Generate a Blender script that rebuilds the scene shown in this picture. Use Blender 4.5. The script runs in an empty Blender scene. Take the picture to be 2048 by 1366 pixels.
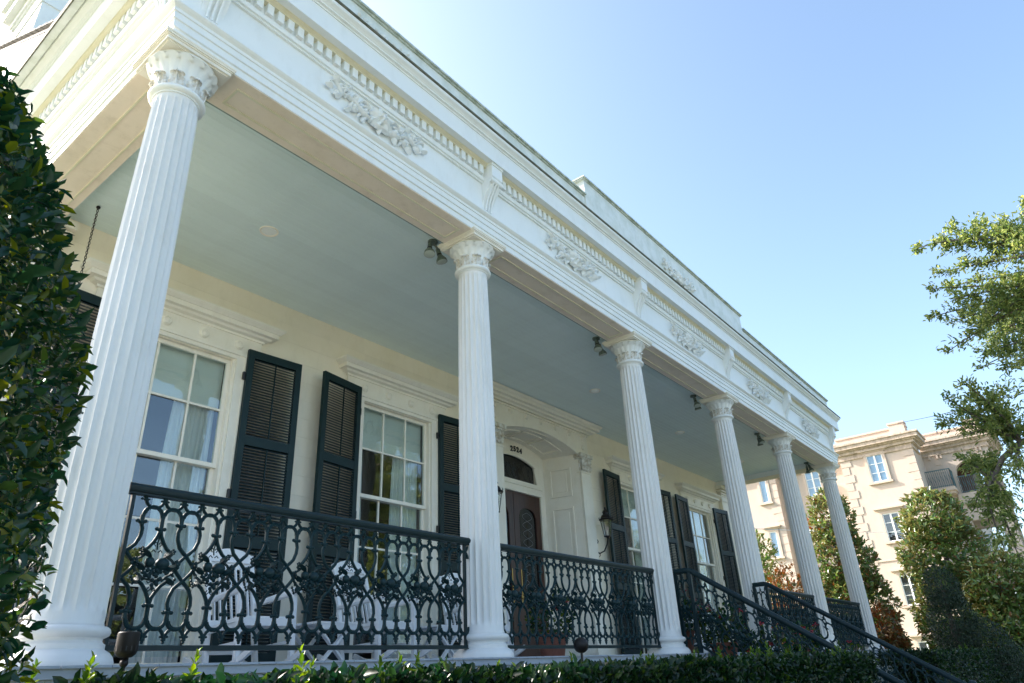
import bpy, math, random
import numpy as np
from mathutils import Vector, Matrix
R = math.radians
random.seed(7); rng = np.random.default_rng(7)
S = bpy.context.scene
COL = S.collection

# ------------------------------------------------------------------ camera
CAM = Vector((-1.5681, -4.1377, -0.1483))
YAW, PIT, ROLL, FPX = 0.9207, 0.452, -0.0543, 1382.678
cam = bpy.data.cameras.new('camera'); cam.sensor_width = 36; cam.lens = FPX / 2048 * 36
cam.clip_start = .05; cam.clip_end = 2000
cob = bpy.data.objects.new('camera', cam); COL.objects.link(cob); S.camera = cob
_fw = Vector((math.sin(YAW) * math.cos(PIT), math.cos(YAW) * math.cos(PIT), math.sin(PIT)))
_r0 = Vector((math.cos(YAW), -math.sin(YAW), 0)); _u0 = _r0.cross(_fw)
_r = _r0 * math.cos(ROLL) + _u0 * math.sin(ROLL); _u = -_r0 * math.sin(ROLL) + _u0 * math.cos(ROLL)
_m = Matrix((_r, _u, -_fw)).transposed().to_4x4(); _m.translation = CAM
cob.matrix_world = _m

# ------------------------------------------------------------------ light
SUN_EL, SUN_YAW = R(33), R(-18)          # sun stands behind the house, a little to its left
W = bpy.data.worlds.new('World'); S.world = W; W.use_nodes = True
nt = W.node_tree; bg = nt.nodes['Background']
sky = nt.nodes.new('ShaderNodeTexSky'); sky.sky_type = 'NISHITA'; sky.sun_disc = False
sky.sun_elevation = SUN_EL; sky.sun_rotation = SUN_YAW; sky.altitude = 0; sky.air_density = 0.8; sky.dust_density = 2.8; sky.ozone_density = 1.0
hz = nt.nodes.new('ShaderNodeHueSaturation'); hz.inputs['Hue'].default_value = .492; hz.inputs['Saturation'].default_value = 1.0      # hazy, washed out blue
nt.links.new(sky.outputs[0], hz.inputs['Color']); nt.links.new(hz.outputs[0], bg.inputs[0]); bg.inputs[1].default_value = 0.15
sl = bpy.data.lights.new('sun', 'SUN'); sl.energy = 2.9; sl.angle = R(.5); sl.color = (1, .95, .87)
so = bpy.data.objects.new('sun', sl); COL.objects.link(so)
_sd = Vector((math.sin(SUN_YAW) * math.cos(SUN_EL), math.cos(SUN_YAW) * math.cos(SUN_EL), math.sin(SUN_EL)))
so.rotation_euler = _sd.to_track_quat('Z', 'Y').to_euler(); so.location = (0, 0, 30)
S.view_settings.view_transform = 'Standard'; S.view_settings.look = 'None'
S.view_settings.exposure = 1.74; S.view_settings.gamma = 1; S.view_settings.use_curve_mapping = False
S.render.engine = 'CYCLES'; S.cycles.max_bounces = 8; S.cycles.diffuse_bounces = 5; S.cycles.transparent_max_bounces = 12

# ------------------------------------------------------------------ materials
MATS = {}
def mat(name, col, rough=.5, var=0.0, scale=8, bump=0.0, bscale=60, spec=.5, col2=None, streak=None, trans=0, back=None, island=None, metal=0, dirt=0, dcol=(.42, .37, .26), ov=0):
    if name in MATS: return MATS[name]
    m = bpy.data.materials.new(name); m.use_nodes = True; n = m.node_tree; L = n.links.new
    b = n.nodes['Principled BSDF']; b.inputs['Roughness'].default_value = rough; b.inputs['Metallic'].default_value = metal
    b.inputs['Specular IOR Level'].default_value = spec; b.inputs['Base Color'].default_value = (*col, 1)
    src = None
    if island:
        g = n.nodes.new('ShaderNodeNewGeometry'); cr = n.nodes.new('ShaderNodeValToRGB')
        L(g.outputs['Random Per Island'], cr.inputs[0])
        e = cr.color_ramp.elements; cols = island
        e[0].position = cols[0][0]; e[0].color = (*cols[0][1], 1); e[1].position = cols[1][0]; e[1].color = (*cols[1][1], 1)
        for p, c in cols[2:]:
            x = e.new(p); x.color = (*c, 1)
        src = cr.outputs[0]
        if back:
            mx = n.nodes.new('ShaderNodeMixRGB'); L(g.outputs['Backfacing'], mx.inputs[0]); L(src, mx.inputs[1]); mx.inputs[2].default_value = (*back, 1); src = mx.outputs[0]
    elif var or col2:
        tc = n.nodes.new('ShaderNodeTexCoord'); mp = n.nodes.new('ShaderNodeMapping'); L(tc.outputs['Object'], mp.inputs[0])
        if streak: mp.inputs['Scale'].default_value = streak
        no = n.nodes.new('ShaderNodeTexNoise'); no.inputs['Scale'].default_value = scale; no.inputs['Detail'].default_value = 7; no.inputs['Roughness'].default_value = .65
        L(mp.outputs[0], no.inputs[0]); cr = n.nodes.new('ShaderNodeValToRGB'); L(no.outputs[0], cr.inputs[0])
        c2 = col2 or tuple(c * (1 - var) for c in col)
        cr.color_ramp.elements[0].position = .36; cr.color_ramp.elements[0].color = (*c2, 1)
        cr.color_ramp.elements[1].position = .58; cr.color_ramp.elements[1].color = (*col, 1)
        src = cr.outputs[0]
    if dirt:
        tc = n.nodes.new('ShaderNodeTexCoord'); mp = n.nodes.new('ShaderNodeMapping'); mp.inputs['Scale'].default_value = (1, 1, .35); L(tc.outputs['Object'], mp.inputs[0])
        no = n.nodes.new('ShaderNodeTexNoise'); no.inputs['Scale'].default_value = 5.5; no.inputs['Detail'].default_value = 9; no.inputs['Roughness'].default_value = .72; L(mp.outputs[0], no.inputs[0])
        rr = n.nodes.new('ShaderNodeMapRange'); rr.inputs['From Min'].default_value = .52; rr.inputs['From Max'].default_value = .74; rr.inputs['To Max'].default_value = dirt; L(no.outputs[0], rr.inputs[0])
        mx = n.nodes.new('ShaderNodeMixRGB'); L(rr.outputs[0], mx.inputs[0])
        if src: L(src, mx.inputs[1])
        else: mx.inputs[1].default_value = (*col, 1)
        mx.inputs[2].default_value = (*dcol, 1); src = mx.outputs[0]
    if ov:
        oi = n.nodes.new('ShaderNodeObjectInfo'); rr = n.nodes.new('ShaderNodeMapRange'); rr.inputs['To Min'].default_value = 1 - ov; rr.inputs['To Max'].default_value = 1 + ov; L(oi.outputs['Random'], rr.inputs[0])
        hs = n.nodes.new('ShaderNodeHueSaturation'); L(rr.outputs[0], hs.inputs['Value'])
        if src: L(src, hs.inputs['Color'])
        else: hs.inputs['Color'].default_value = (*col, 1)
        src = hs.outputs[0]
    if src: L(src, b.inputs['Base Color'])
    if bump:
        tc = n.nodes.new('ShaderNodeTexCoord'); no = n.nodes.new('ShaderNodeTexNoise'); no.inputs['Scale'].default_value = bscale; no.inputs['Detail'].default_value = 4
        L(tc.outputs['Object'], no.inputs[0]); bp = n.nodes.new('ShaderNodeBump'); bp.inputs['Strength'].default_value = bump; bp.inputs['Distance'].default_value = .01
        L(no.outputs[0], bp.inputs['Height']); L(bp.outputs[0], b.inputs['Normal'])
    if trans:
        t = n.nodes.new('ShaderNodeBsdfTranslucent'); mx = n.nodes.new('ShaderNodeMixShader'); mx.inputs[0].default_value = trans
        if src: 
            hs = n.nodes.new('ShaderNodeHueSaturation'); hs.inputs['Value'].default_value = 2.6; hs.inputs['Saturation'].default_value = 1.15; hs.inputs['Hue'].default_value = .485
            L(src, hs.inputs['Color']); L(hs.outputs[0], t.inputs[0])
        else: t.inputs[0].default_value = (*col, 1)
        out = n.nodes['Material Output']; L(b.outputs[0], mx.inputs[1]); L(t.outputs[0], mx.inputs[2]); L(mx.outputs[0], out.inputs[0])
    MATS[name] = m; return m

def glass_mat(name='window_glass', tint=(.9, .95, .95), f=1.45):
    m = bpy.data.materials.new(name); m.use_nodes = True; n = m.node_tree; L = n.links.new
    n.nodes.remove(n.nodes['Principled BSDF']); out = n.nodes['Material Output']
    t = n.nodes.new('ShaderNodeBsdfTransparent'); t.inputs[0].default_value = (*tint, 1)
    g = n.nodes.new('ShaderNodeBsdfGlossy'); g.inputs['Roughness'].default_value = .0
    lw = n.nodes.new('ShaderNodeLayerWeight'); lw.inputs['Blend'].default_value = .5; fr = n.nodes.new('ShaderNodeMath'); fr.operation = 'POWER'; fr.inputs[1].default_value = 4.0; L(lw.outputs['Facing'], fr.inputs[0])
    ad = n.nodes.new('ShaderNodeMath'); ad.operation = 'MULTIPLY_ADD'; ad.inputs[1].default_value = .9; ad.inputs[2].default_value = .085; ad.use_clamp = True
    no = n.nodes.new('ShaderNodeTexNoise'); no.inputs['Scale'].default_value = 3.0; tc = n.nodes.new('ShaderNodeTexCoord'); L(tc.outputs['Object'], no.inputs[0])
    bp = n.nodes.new('ShaderNodeBump'); bp.inputs['Strength'].default_value = .12; bp.inputs['Distance'].default_value = .02; L(no.outputs[0], bp.inputs['Height']); L(bp.outputs[0], g.inputs['Normal'])
    mx = n.nodes.new('ShaderNodeMixShader'); L(fr.outputs[0], ad.inputs[0]); L(ad.outputs[0], mx.inputs[0]); L(t.outputs[0], mx.inputs[1]); L(g.outputs[0], mx.inputs[2]); L(mx.outputs[0], out.inputs[0])
    return m
M = dict(
 white=mat('white_house_paint', (.85, .86, .83), .42, col2=(.83, .84, .805), scale=1.3, dirt=.15, bump=.06, bscale=35),
 shaft=mat('white_column_paint', (.80, .785, .75), .38, col2=(.74, .725, .68), scale=3, streak=(1, 1, .15), dirt=.22, ov=.02, bump=.05, bscale=30),
 cap=mat('capital_paint', (.78, .77, .72), .55, col2=(.48, .40, .28), scale=14, bump=.25, bscale=50),
 cream=mat('trim_bounce_cream', (.88, .83, .72), .45, col2=(.85, .79, .67), scale=4, dirt=.18),  # white trim; the cream cast of light off the wall is put into the colour
 crown=mat('moulding_bounce_cream', (.78, .73, .56), .5, col2=(.72, .66, .47), scale=6),  # cream moulding, its yellow deepened for warm light from below
 soffit=mat('soffit_bounce_tone', (.88, .76, .63), .5, col2=(.83, .71, .57), scale=3, dirt=.3, dcol=(.4, .3, .2)),  # warm ground bounce is mixed into the base colour, brown dirt over it
 wall=mat('cream_wall_paint', (.90, .82, .67), .55, col2=(.87, .785, .625), scale=2.5, dirt=.14, ov=.018, bump=.05, bscale=25),
 haint=mat('pale_green_ceiling_paint', (.74, .85, .83), .36, col2=(.71, .82, .80), scale=2, ov=.022, dirt=.10),
 iron=mat('dark_green_iron', (.006, .031, .034), .5, spec=.3, col2=(.004, .020, .022), scale=30, bump=.25, bscale=90),
 rail=mat('dark_green_rail', (.005, .022, .026), .45, spec=.3, col2=(.004, .018, .021), scale=12),
 shutter=mat('dark_green_shutter_paint', (.004, .021, .023), .45, spec=.3, ov=.08, col2=(.003, .017, .019), scale=8),
 slat=mat('louvre_paint', (.012, .022, .024), .4),
 floor=mat('grey_blue_floor_paint', (.40, .44, .50), .45, col2=(.35, .39, .46), scale=5, ov=.06),
 door=mat('mahogany', (.060, .020, .012), .35, col2=(.035, .011, .008), scale=4, streak=(6, 6, .5)),
 curtain=mat('white_sheer_curtain', (.88, .88, .86), .8, trans=.25),
 shade=mat('roller_shade', (.90, .89, .82), .8, trans=.2),
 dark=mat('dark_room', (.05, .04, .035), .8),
 black=mat('black_metal', (.012, .012, .014), .4),
 bronze=mat('aged_bronze', (.016, .013, .012), .5, spec=.3),
 chair=mat('white_chair_paint', (.80, .80, .80), .35),
 moss=mat('mossy_gutter_edge', (.16, .15, .10), .8, col2=(.035, .04, .02), scale=18, streak=(.6, 3, 3)),
 weather=mat('weathered_white', (.78, .80, .76), .5, col2=(.66, .69, .62), scale=5, dirt=.28, dcol=(.25, .27, .18), streak=(1, 1, 1)),
 slate=mat('grey_roof_shingle', (.16, .15, .14), .8, col2=(.08, .075, .07), scale=20),
 stone=mat('step_stone', (.34, .34, .35), .7, var=.2, scale=6),
 brick=mat('painted_brick_base', (.5, .48, .42), .7, var=.15, scale=9, bump=.3),
 lamp=mat('frosted_lamp_glass', (.92, .93, .88), .3),
 green_lamp=mat('verdigris_lamp_metal', (.16, .2, .16), .5, col2=(.08, .1, .08), scale=40),
 terracotta=mat('terracotta', (.22, .08, .05), .7, var=.2),
 red=mat('red_petal', (.6, .02, .06), .5, trans=.2),
 bark=mat('bark', (.13, .11, .09), .9, col2=(.06, .05, .04), scale=14, bump=.6, bscale=25),
 stucco=mat('apricot_stucco', (.56, .46, .38), .8, col2=(.525, .43, .355), scale=.7, dirt=.25, dcol=(.3, .24, .18), bump=.15, bscale=15),
 stucco2=mat('pale_stucco_trim', (.57, .46, .37), .7, col2=(.52, .41, .33), scale=2),
 stone_dirty=mat('stained_cornice_stucco', (.58, .47, .38), .8, col2=(.36, .28, .21), scale=5, streak=(1, 1, .4)),
 teal=mat('verdigris_railing', (.08, .15, .16), .5),
 asphalt=mat('asphalt', (.16, .16, .155), .85, var=.25, scale=12),
 concrete=mat('concrete_pavement', (.56, .53, .48), .85, var=.2, scale=4, bump=.2),
 soil=mat('lawn_ground', (.19, .22, .09), .95, col2=(.14, .17, .07), scale=3),
 clap=mat('white_clapboard', (.76, .76, .72), .6, var=.08, scale=3),
)
GLASS = glass_mat(); GLASS_LEAD = glass_mat('leaded_glass', (.25, .28, .28), 1.5)
LEAF = dict(
 hedge=mat('hedge_leaf', (.03, .07, .02), .3, island=[(0, (.004, .017, .009)), (1, (.055, .09, .014)), (.55, (.009, .030, .010)), (.9, (.018, .046, .011))], trans=.25, spec=.4),
 shrub=mat('holly_leaf', (.03, .07, .02), .26, island=[(0, (.007, .032, .020)), (1, (.13, .15, .018)), (.55, (.016, .052, .022)), (.86, (.05, .085, .014))], trans=.32, spec=.45),
 shoot=mat('new_shoot_leaf', (.12, .22, .03), .35, island=[(0, (.05, .11, .015)), (1, (.13, .20, .025))], trans=.3),
 magnolia=mat('magnolia_leaf', (.04, .09, .03), .22, island=[(0, (.055, .12, .03)), (1, (.22, .11, .035)), (.5, (.11, .19, .045)), (.92, (.20, .27, .08)), (.965, (.20, .11, .04))], back=(.14, .14, .05), trans=.3, spec=.7),
 bronze=mat('bronze_magnolia_leaf', (.1, .05, .03), .35, island=[(0, (.06, .10, .025)), (1, (.26, .13, .04)), (.5, (.12, .10, .035))], back=(.20, .085, .03), trans=.2),
 oak=mat('oak_leaf', (.05, .08, .03), .4, island=[(0, (.07, .115, .035)), (1, (.30, .32, .12)), (.5, (.14, .19, .058))], trans=.42),
 box=mat('dark_clipped_leaf', (.02, .05, .02), .4, island=[(0, (.010, .030, .016)), (1, (.03, .06, .022))], trans=.1),
)

# ------------------------------------------------------------------ mesh helpers
class MB:
    def __init__(s): s.v = []; s.f = []; s.sm = []
    def add(s, vs, fs, smooth=False):
        o = len(s.v); s.v += [tuple(p) for p in vs]; s.f += [tuple(i + o for i in f) for f in fs]; s.sm += [smooth] * len(fs); return s
    def box(s, x0, x1, y0, y1, z0, z1, M4=None):
        vs = [Vector((x, y, z)) for z in (z0, z1) for y in (y0, y1) for x in (x0, x1)]
        if M4: vs = [M4 @ p for p in vs]
        return s.add(vs, [(0, 2, 3, 1), (4, 5, 7, 6), (0, 1, 5, 4), (2, 6, 7, 3), (0, 4, 6, 2), (1, 3, 7, 5)])
    def beam(s, a, b, w, h, up=(0, 0, 1)):      # box bar from a to b
        a = Vector(a); b = Vector(b); d = (b - a); L = d.length; d.normalize(); up = Vector(up)
        x = d.cross(up); 
        if x.length < 1e-4: x = d.cross(Vector((1, 0, 0)))
        x.normalize(); z = x.cross(d)
        vs = [p + x * (sx * w / 2) + z * (sz * h / 2) for p in (a, b) for sz in (-1, 1) for sx in (-1, 1)]
        return s.add(vs, [(0, 1, 3, 2), (4, 6, 7, 5), (0, 4, 5, 1), (2, 3, 7, 6), (0, 2, 6, 4), (1, 5, 7, 3)])
    def tube(s, pts, r, k=6, caps=True, flat=1.0):
        pts = [Vector(p) for p in pts]; n = len(pts); rs = r if hasattr(r, '__len__') else [r] * n
        vs = []; prev = None
        for i, p in enumerate(pts):
            t = (pts[min(i + 1, n - 1)] - pts[max(i - 1, 0)])
            if t.length < 1e-9: t = Vector((0, 0, 1))
            t.normalize()
            if prev is None:
                a = Vector((0, 1, 0)) if abs(t.y) < .9 else Vector((1, 0, 0))
                x = a - t * a.dot(t)
            else: x = prev - t * prev.dot(t)
            x.normalize(); prev = x; y = t.cross(x)
            for j in range(k):
                an = 2 * math.pi * j / k; vs.append(p + x * (math.cos(an) * rs[i] * flat) + y * (math.sin(an) * rs[i]))
        fs = [(i * k + j, i * k + (j + 1) % k, (i + 1) * k + (j + 1) % k, (i + 1) * k + j) for i in range(n - 1) for j in range(k)]
        if caps: fs += [tuple(range(k - 1, -1, -1)), tuple((n - 1) * k + j for j in range(k))]
        return s.add(vs, fs, True)
    def lathe(s, prof, k=32, c=(0, 0), close=True):
        vs = [(c[0] + r * math.cos(2 * math.pi * j / k), c[1] + r * math.sin(2 * math.pi * j / k), z) for r, z in prof for j in range(k)]
        fs = [(i * k + j, i * k + (j + 1) % k, (i + 1) * k + (j + 1) % k, (i + 1) * k + j) for i in range(len(prof) - 1) for j in range(k)]
        if close: fs += [tuple(range(k - 1, -1, -1)), tuple((len(prof) - 1) * k + j for j in range(k))]
        return s.add(vs, fs, True)
    def ball(s, c, r, sc=(1, 1, 1), k=10, h=6):
        vs = [(c[0], c[1], c[2] - r * sc[2])]
        for i in range(1, h):
            a = math.pi * i / h
            vs += [(c[0] + r * sc[0] * math.sin(a) * math.cos(2 * math.pi * j / k), c[1] + r * sc[1] * math.sin(a) * math.sin(2 * math.pi * j / k), c[2] - r * sc[2] * math.cos(a)) for j in range(k)]
        vs.append((c[0], c[1], c[2] + r * sc[2])); n = len(vs)
        fs = [(0, 1 + (j + 1) % k, 1 + j) for j in range(k)]
        fs += [(1 + i * k + j, 1 + i * k + (j + 1) % k, 1 + (i + 1) * k + (j + 1) % k, 1 + (i + 1) * k + j) for i in range(h - 2) for j in range(k)]
        fs += [(1 + (h - 2) * k + j, 1 + (h - 2) * k + (j + 1) % k, n - 1) for j in range(k)]
        return s.add(vs, fs, True)
    def extrude(s, poly, axis, a, b):            # poly of 2D points, extruded along axis
        def P(p, t):
            return {'x': (t, p[0], p[1]), 'y': (p[0], t, p[1]), 'z': (p[0], p[1], t)}[axis]
        n = len(poly); vs = [P(p, a) for p in poly] + [P(p, b) for p in poly]
        return s.add(vs, [(i, (i + 1) % n, n + (i + 1) % n, n + i) for i in range(n)] + [tuple(range(n - 1, -1, -1)), tuple(range(n, 2 * n))])
    def xf(s, M4):
        s.v = [tuple(M4 @ Vector(p)) for p in s.v]; return s
    def mesh(s, name, material, sharp=35):
        me = bpy.data.meshes.new(name); me.from_pydata(s.v, [], s.f); me.materials.append(material)
        me.polygons.foreach_set('use_smooth', [True] * len(me.polygons) if any(s.sm) else [False] * len(me.polygons))
        me.validate()
        import bmesh
        b = bmesh.new(); b.from_mesh(me); bmesh.ops.recalc_face_normals(b, faces=b.faces); b.to_mesh(me); b.free()
        if any(s.sm): me.set_sharp_from_angle(angle=R(sharp))
        return me
    def build(s, name, material, parent=None, loc=None, sharp=35):
        return link(name, s.mesh(name, material, sharp), parent, loc)
def link(name, me, parent=None, loc=None, rot=None, scale=None):
    o = bpy.data.objects.new(name, me); COL.objects.link(o)
    if parent is not None: o.parent = parent
    if loc is not None: o.location = loc
    if rot is not None: o.rotation_euler = rot
    if scale is not None: o.scale = scale
    return o
def tag(o, label=None, cat=None, group=None, kind=None):
    if label: o['label'] = label
    if cat: o['category'] = cat
    if group: o['group'] = group
    if kind: o['kind'] = kind
    return o
def empty(name, loc=(0, 0, 0), rz=0): 
    o = link(name, None, None, loc); o.rotation_euler = (0, 0, rz); o.empty_display_size = .2; return o
def copy_tree(o, parent=None):
    c = o.copy(); COL.objects.link(c)
    if parent is not None: c.parent = parent
    for ch in list(o.children): copy_tree(ch, c)
    return c
def nrm(a): return a / np.maximum(np.linalg.norm(a, axis=1, keepdims=True), 1e-9)
def leaf_mesh(name, P, D, N, L, Wd, material, fold=.25):
    """P base points, D leaf direction, N face normal, all (n,3); L, Wd (n,)"""
    P = np.asarray(P, float); n = len(P); D = nrm(np.asarray(D, float)); N = np.asarray(N, float); N = nrm(N - D * (N * D).sum(1, keepdims=True)); B = np.cross(N, D)
    L = np.broadcast_to(L, n)[:, None]; Wd = np.broadcast_to(Wd, n)[:, None]
    m1 = P + D * L * .5 - N * L * .02
    pts = np.stack([P, P + D * L * .34 - B * Wd * .5 + N * Wd * fold, P + D * L * .34 + B * Wd * .5 + N * Wd * fold, m1, P + D * L * .74 - B * Wd * .36 + N * Wd * fold * .5, P + D * L * .74 + B * Wd * .36 + N * Wd * fold * .5, P + D * L - N * L * .10], 1)
    f = np.array([[0, 1, 3], [0, 3, 2], [1, 4, 3], [3, 5, 2], [3, 4, 6], [3, 6, 5]])
    F = (f[None] + (np.arange(n) * 7)[:, None, None]).reshape(-1, 3)
    me = bpy.data.meshes.new(name); me.vertices.add(n * 7); me.vertices.foreach_set('co', pts.reshape(-1).astype(np.float32))
    me.loops.add(F.size); me.loops.foreach_set('vertex_index', F.reshape(-1).astype(np.int32))
    me.polygons.add(len(F)); me.polygons.foreach_set('loop_start', (np.arange(len(F)) * 3).astype(np.int32)); me.polygons.foreach_set('loop_total', np.full(len(F), 3, np.int32))
    me.polygons.foreach_set('use_smooth', np.ones(len(F), bool))
    me.update(calc_edges=True); me.materials.append(material); return me
def rand_dirs(n): return nrm(rng.normal(size=(n, 3)))
def nz(P, f, seed=0):                      # cheap smooth pseudo-noise
    P = P * f + seed; return (np.sin(P[:, 0] * 1.7 + 2 * np.sin(P[:, 1] * 1.3)) + np.sin(P[:, 1] * 2.1 + 2 * np.sin(P[:, 2] * 1.1)) + np.sin(P[:, 2] * 1.9 + 2 * np.sin(P[:, 0] * .9))) / 3

XS = [0.0, 3.244, 6.604, 9.839, 12.922, 16.168]     # column axes
XE = XS[-1]; D = 2.744; ZC = 4.22; ZA = 4.10
GZ = -1.65

# ------------------------------------------------------------------ ground, street
def sheet(name, x0, x1, y0, y1, z, m, label=None):
    b = MB(); b.add([(x0, y0, z), (x1, y0, z), (x1, y1, z), (x0, y1, z)], [(0, 1, 2, 3)]); o = b.build(name, m); tag(o, label, kind='structure'); return o
sheet('ground', -400, 400, -400, 400, GZ, M['soil'])
sheet('pavement', -60, 90, -6.2, -3.3, GZ + .008, M['concrete'])
b = MB(); b.box(-60, 90, -8.1, -7.95, GZ - .1, GZ + .012); tag(b.build('kerb', M['concrete']), kind='structure')
sheet('street', -60, 90, -15.5, -8.1, GZ + .004, M['asphalt'])
sheet('far_pavement', -60, 90, -18.0, -15.7, GZ + .012, M['concrete'])
sheet('bounce_paving', -9.5, -3.6, -3.3, 30, GZ + .010, mat('pale_bounce_paving', (.40, .38, .34), .85, var=.15, scale=3))  # unseen paving added to bounce sunlight up at soffit and ceiling
sheet('garden_path', 7.0, 9.5, -3.3, -2.6, GZ + .010, M['stone'])

# ------------------------------------------------------------------ the house
house = empty('house', (0, 0, 0)); tag(house, 'white single storey house with six fluted columns, shuttered windows and a deep front porch', 'house')

# entablature: profiles swept round three sides with mitred corners
def sweep(name, prof, m, y_end=15.0, inner=False, parent=house, closed=True, x0=0.0, x1=XE):
    b = MB(); n = len(prof)
    rows = []
    for (px, py, sx, sy) in ((x0, y_end, -1, 0), (x0, 0, -1, -1), (x1, 0, 1, -1), (x1, y_end, 1, 0)):
        rows.append([(px + sx * o, py + sy * o, z) for o, z in prof])
    vs = [p for r_ in rows for p in r_]
    fs = [(i * n + j, i * n + (j + 1) % n, (i + 1) * n + (j + 1) % n, (i + 1) * n + j) for i in range(3) for j in range(n if closed else n - 1)]
    if closed: fs += [tuple(range(n)), tuple(3 * n + j for j in range(n - 1, -1, -1))]
    b.add(vs, fs); return b.build(name, m, parent)
arch = sweep('architrave', [(-.17, 4.102), (-.08, 4.102), (-.075, 4.112), (.06, 4.112), (.065, 4.102), (.235, 4.10), (.235, 4.165), (.250, 4.170), (.250, 4.232), (.262, 4.237), (.262, 4.293),
                            (.272, 4.297), (.272, 4.325), (.292, 4.340), (.306, 4.355), (.306, 4.372), (.255, 4.40), (.20, 4.41), (-.17, 4.41)], M['white'])
# beam underside: warm light bounced off the ground is put into its colour
for nm, x0, x1, y0, y1 in (('soffit_board', XS[0] - .22, XE + .22, -.222, .165),):
    pass
def slab(b, x0, x1, y0, y1, z0, z1): b.box(x0, x1, y0, y1, z0, z1)
b = MB(); b.box(-.228, XE + .228, -.228, .165, 4.092, 4.1005); 
for a in (0, 1):
    xx = -.228 if a == 0 else XE - .165
    b.box(xx, xx + .393, .1652, D - .002, 4.0925, 4.1003)
b.build('beam_soffit', M['soffit'], house)
b = MB()      # raised panel moulding along the beam soffit
for i in range(5):
    x0, x1 = XS[i] + .36, XS[i + 1] - .36
    for y in (-.13, .07): b.box(x0, x1, y, y + .018, 4.082, 4.0921)
    for x in (x0 - .018, x1): b.box(x, x + .018, -.13, .088, 4.082, 4.0921)
for xx in (0, XE):
    for dx in (-.10, .085): b.box(xx + dx, xx + dx + .015, .4, D - .3, 4.084, 4.0926)
b.build('soffit_moulding', M['crown'], house)
frz = sweep('frieze', [(.10, 4.395), (.238, 4.395), (.238, 4.80), (.10, 4.80)], M['white'])
bed = sweep('bed_moulding', [(.10, 4.778), (.262, 4.778), (.262, 4.797), (.28, 4.80), (.288, 4.822), (.288, 4.845), (.27, 4.849), (.27, 4.965), (.10, 4.965)], M['white'])
crn = sweep('crown_moulding', [(.12, 4.958), (.322, 4.958), (.322, 4.968), (.345, 4.985), (.352, 5.002), (.12, 5.002)], M['crown'])
cor = sweep('corona', [(.10, 5.0), (.415, 5.0), (.415, 4.99), (.43, 4.99), (.43, 5.215), (.10, 5.215)], M['white'])
# gutter: cyma moulding, open at the top with a dark mossy lip
gut = sweep('gutter', [(.10, 5.213), (.440, 5.213), (.440, 5.232), (.462, 5.238), (.462, 5.252), (.478, 5.268), (.502, 5.285), (.508, 5.305), (.508, 5.318), (.10, 5.318)], M['white'])
lip = sweep('gutter_edge', [(.30, 5.316), (.516, 5.316), (.522, 5.326), (.518, 5.346), (.30, 5.346)], M['moss'])
# gutter hung along the side eaves
b = MB(); b.box(-.575, -.512, .0, 13, 5.30, 5.35); sg = b.build('side_gutter', M['weather'], house)
MB().box(-.587, -.5755, -.02, 13, 5.288, 5.372).build('gutter_edge', M['moss'], sg)
# dentils
dm = MB().box(-.029, .029, -.034, .034, 0, .106).mesh('dentil', M['white'])
k = 0
def near_bracket(x): return min(abs(x - c) for c in XS) < .125
x = -.27
while x < XE + .3:
    if not near_bracket(x): link('dentil', dm, bed, (x, -.284, 4.852))
    x += .0985
y = .20
while y < 8.4:
    link('dentil', dm, bed, (-.284, y, 4.852), (0, 0, R(90))); y += .0985
y = .20
while y < 2.8:
    link('dentil', dm, bed, (XE + .284, y, 4.852), (0, 0, R(90))); y += .0985
# brackets
prof = [(-.20, 5.0), (-.40, 5.0), (-.40, 4.818), (-.385, 4.806), (-.37, 4.806)]
for i in range(14):
    t = i / 13; prof.append((-(.245 + .135 * (1 - t) ** 1.7 + .012 * math.sin(t * 6.3)), 4.80 - .37 * t))
prof += [(-.20, 4.41)]
b = MB(); b.extrude(prof, 'x', -.088, .088)
br_me = b.mesh('bracket', M['white'])
b = MB(); b.box(-.097, .097, -.412, -.20, 4.962, 4.999)
for i in range(8):                                     # curled front roll
    pass
bc_me = b.mesh('bracket_cap', M['white'])
b = MB()
for s in (-.04, 0, .04): b.tube([(s, -(.252 + .135 * (1 - t / 9) ** 1.7), 4.77 - .33 * t / 9) for t in range(10)], .012, 5)
bl_me = b.mesh('bracket_leaf', M['white'])
br2_me = MB().tube([(-.094, -.372, 4.775), (.094, -.372, 4.775)], .030, 10).mesh('bracket_roll', M['white'])
def bracket(loc, rz):
    o = link('bracket', br_me, house, loc, (0, 0, rz)); link('bracket_cap', bc_me, o); link('bracket_leaf', bl_me, o); link('bracket_roll', br2_me, o)
for xc in XS: bracket((xc, 0, 0), 0)
bracket((0, 0.0, 0), R(-90)); bracket((XE, 0.0, 0), R(90))

# frieze ornament
def scroll(c, r0, a0, turns, sgn, n=22):
    return [(c[0] + r0 * (1 - .82 * t) * math.cos(a0 + sgn * turns * 2 * math.pi * t), c[1] + r0 * (1 - .82 * t) * math.sin(a0 + sgn * turns * 2 * math.pi * t)) for t in [i / n for i in range(n + 1)]]
def leaflet(b, c, ang, L, w, y=-.012):
    ca, sa = math.cos(ang), math.sin(ang); vs = []
    for t, ww in ((0, .12), (.2, .75), (.45, 1), (.7, .72), (.9, .35), (1, .04)):
        for s, dy in ((-1, 0), (-.45, -.6), (0, -1), (.45, -.6), (1, 0)):
            u = t * L; v = s * ww * w * (1 + .18 * math.sin(t * 22)); vs.append((c[0] + u * ca - v * sa, y + dy * .020 * (0.4 + math.sin(t * 3)), c[1] + u * sa + v * ca))
    fs = [(i * 5 + j, i * 5 + j + 1, (i + 1) * 5 + j + 1, (i + 1) * 5 + j) for i in range(5) for j in range(4)]
    b.add(vs, fs, True)
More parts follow.
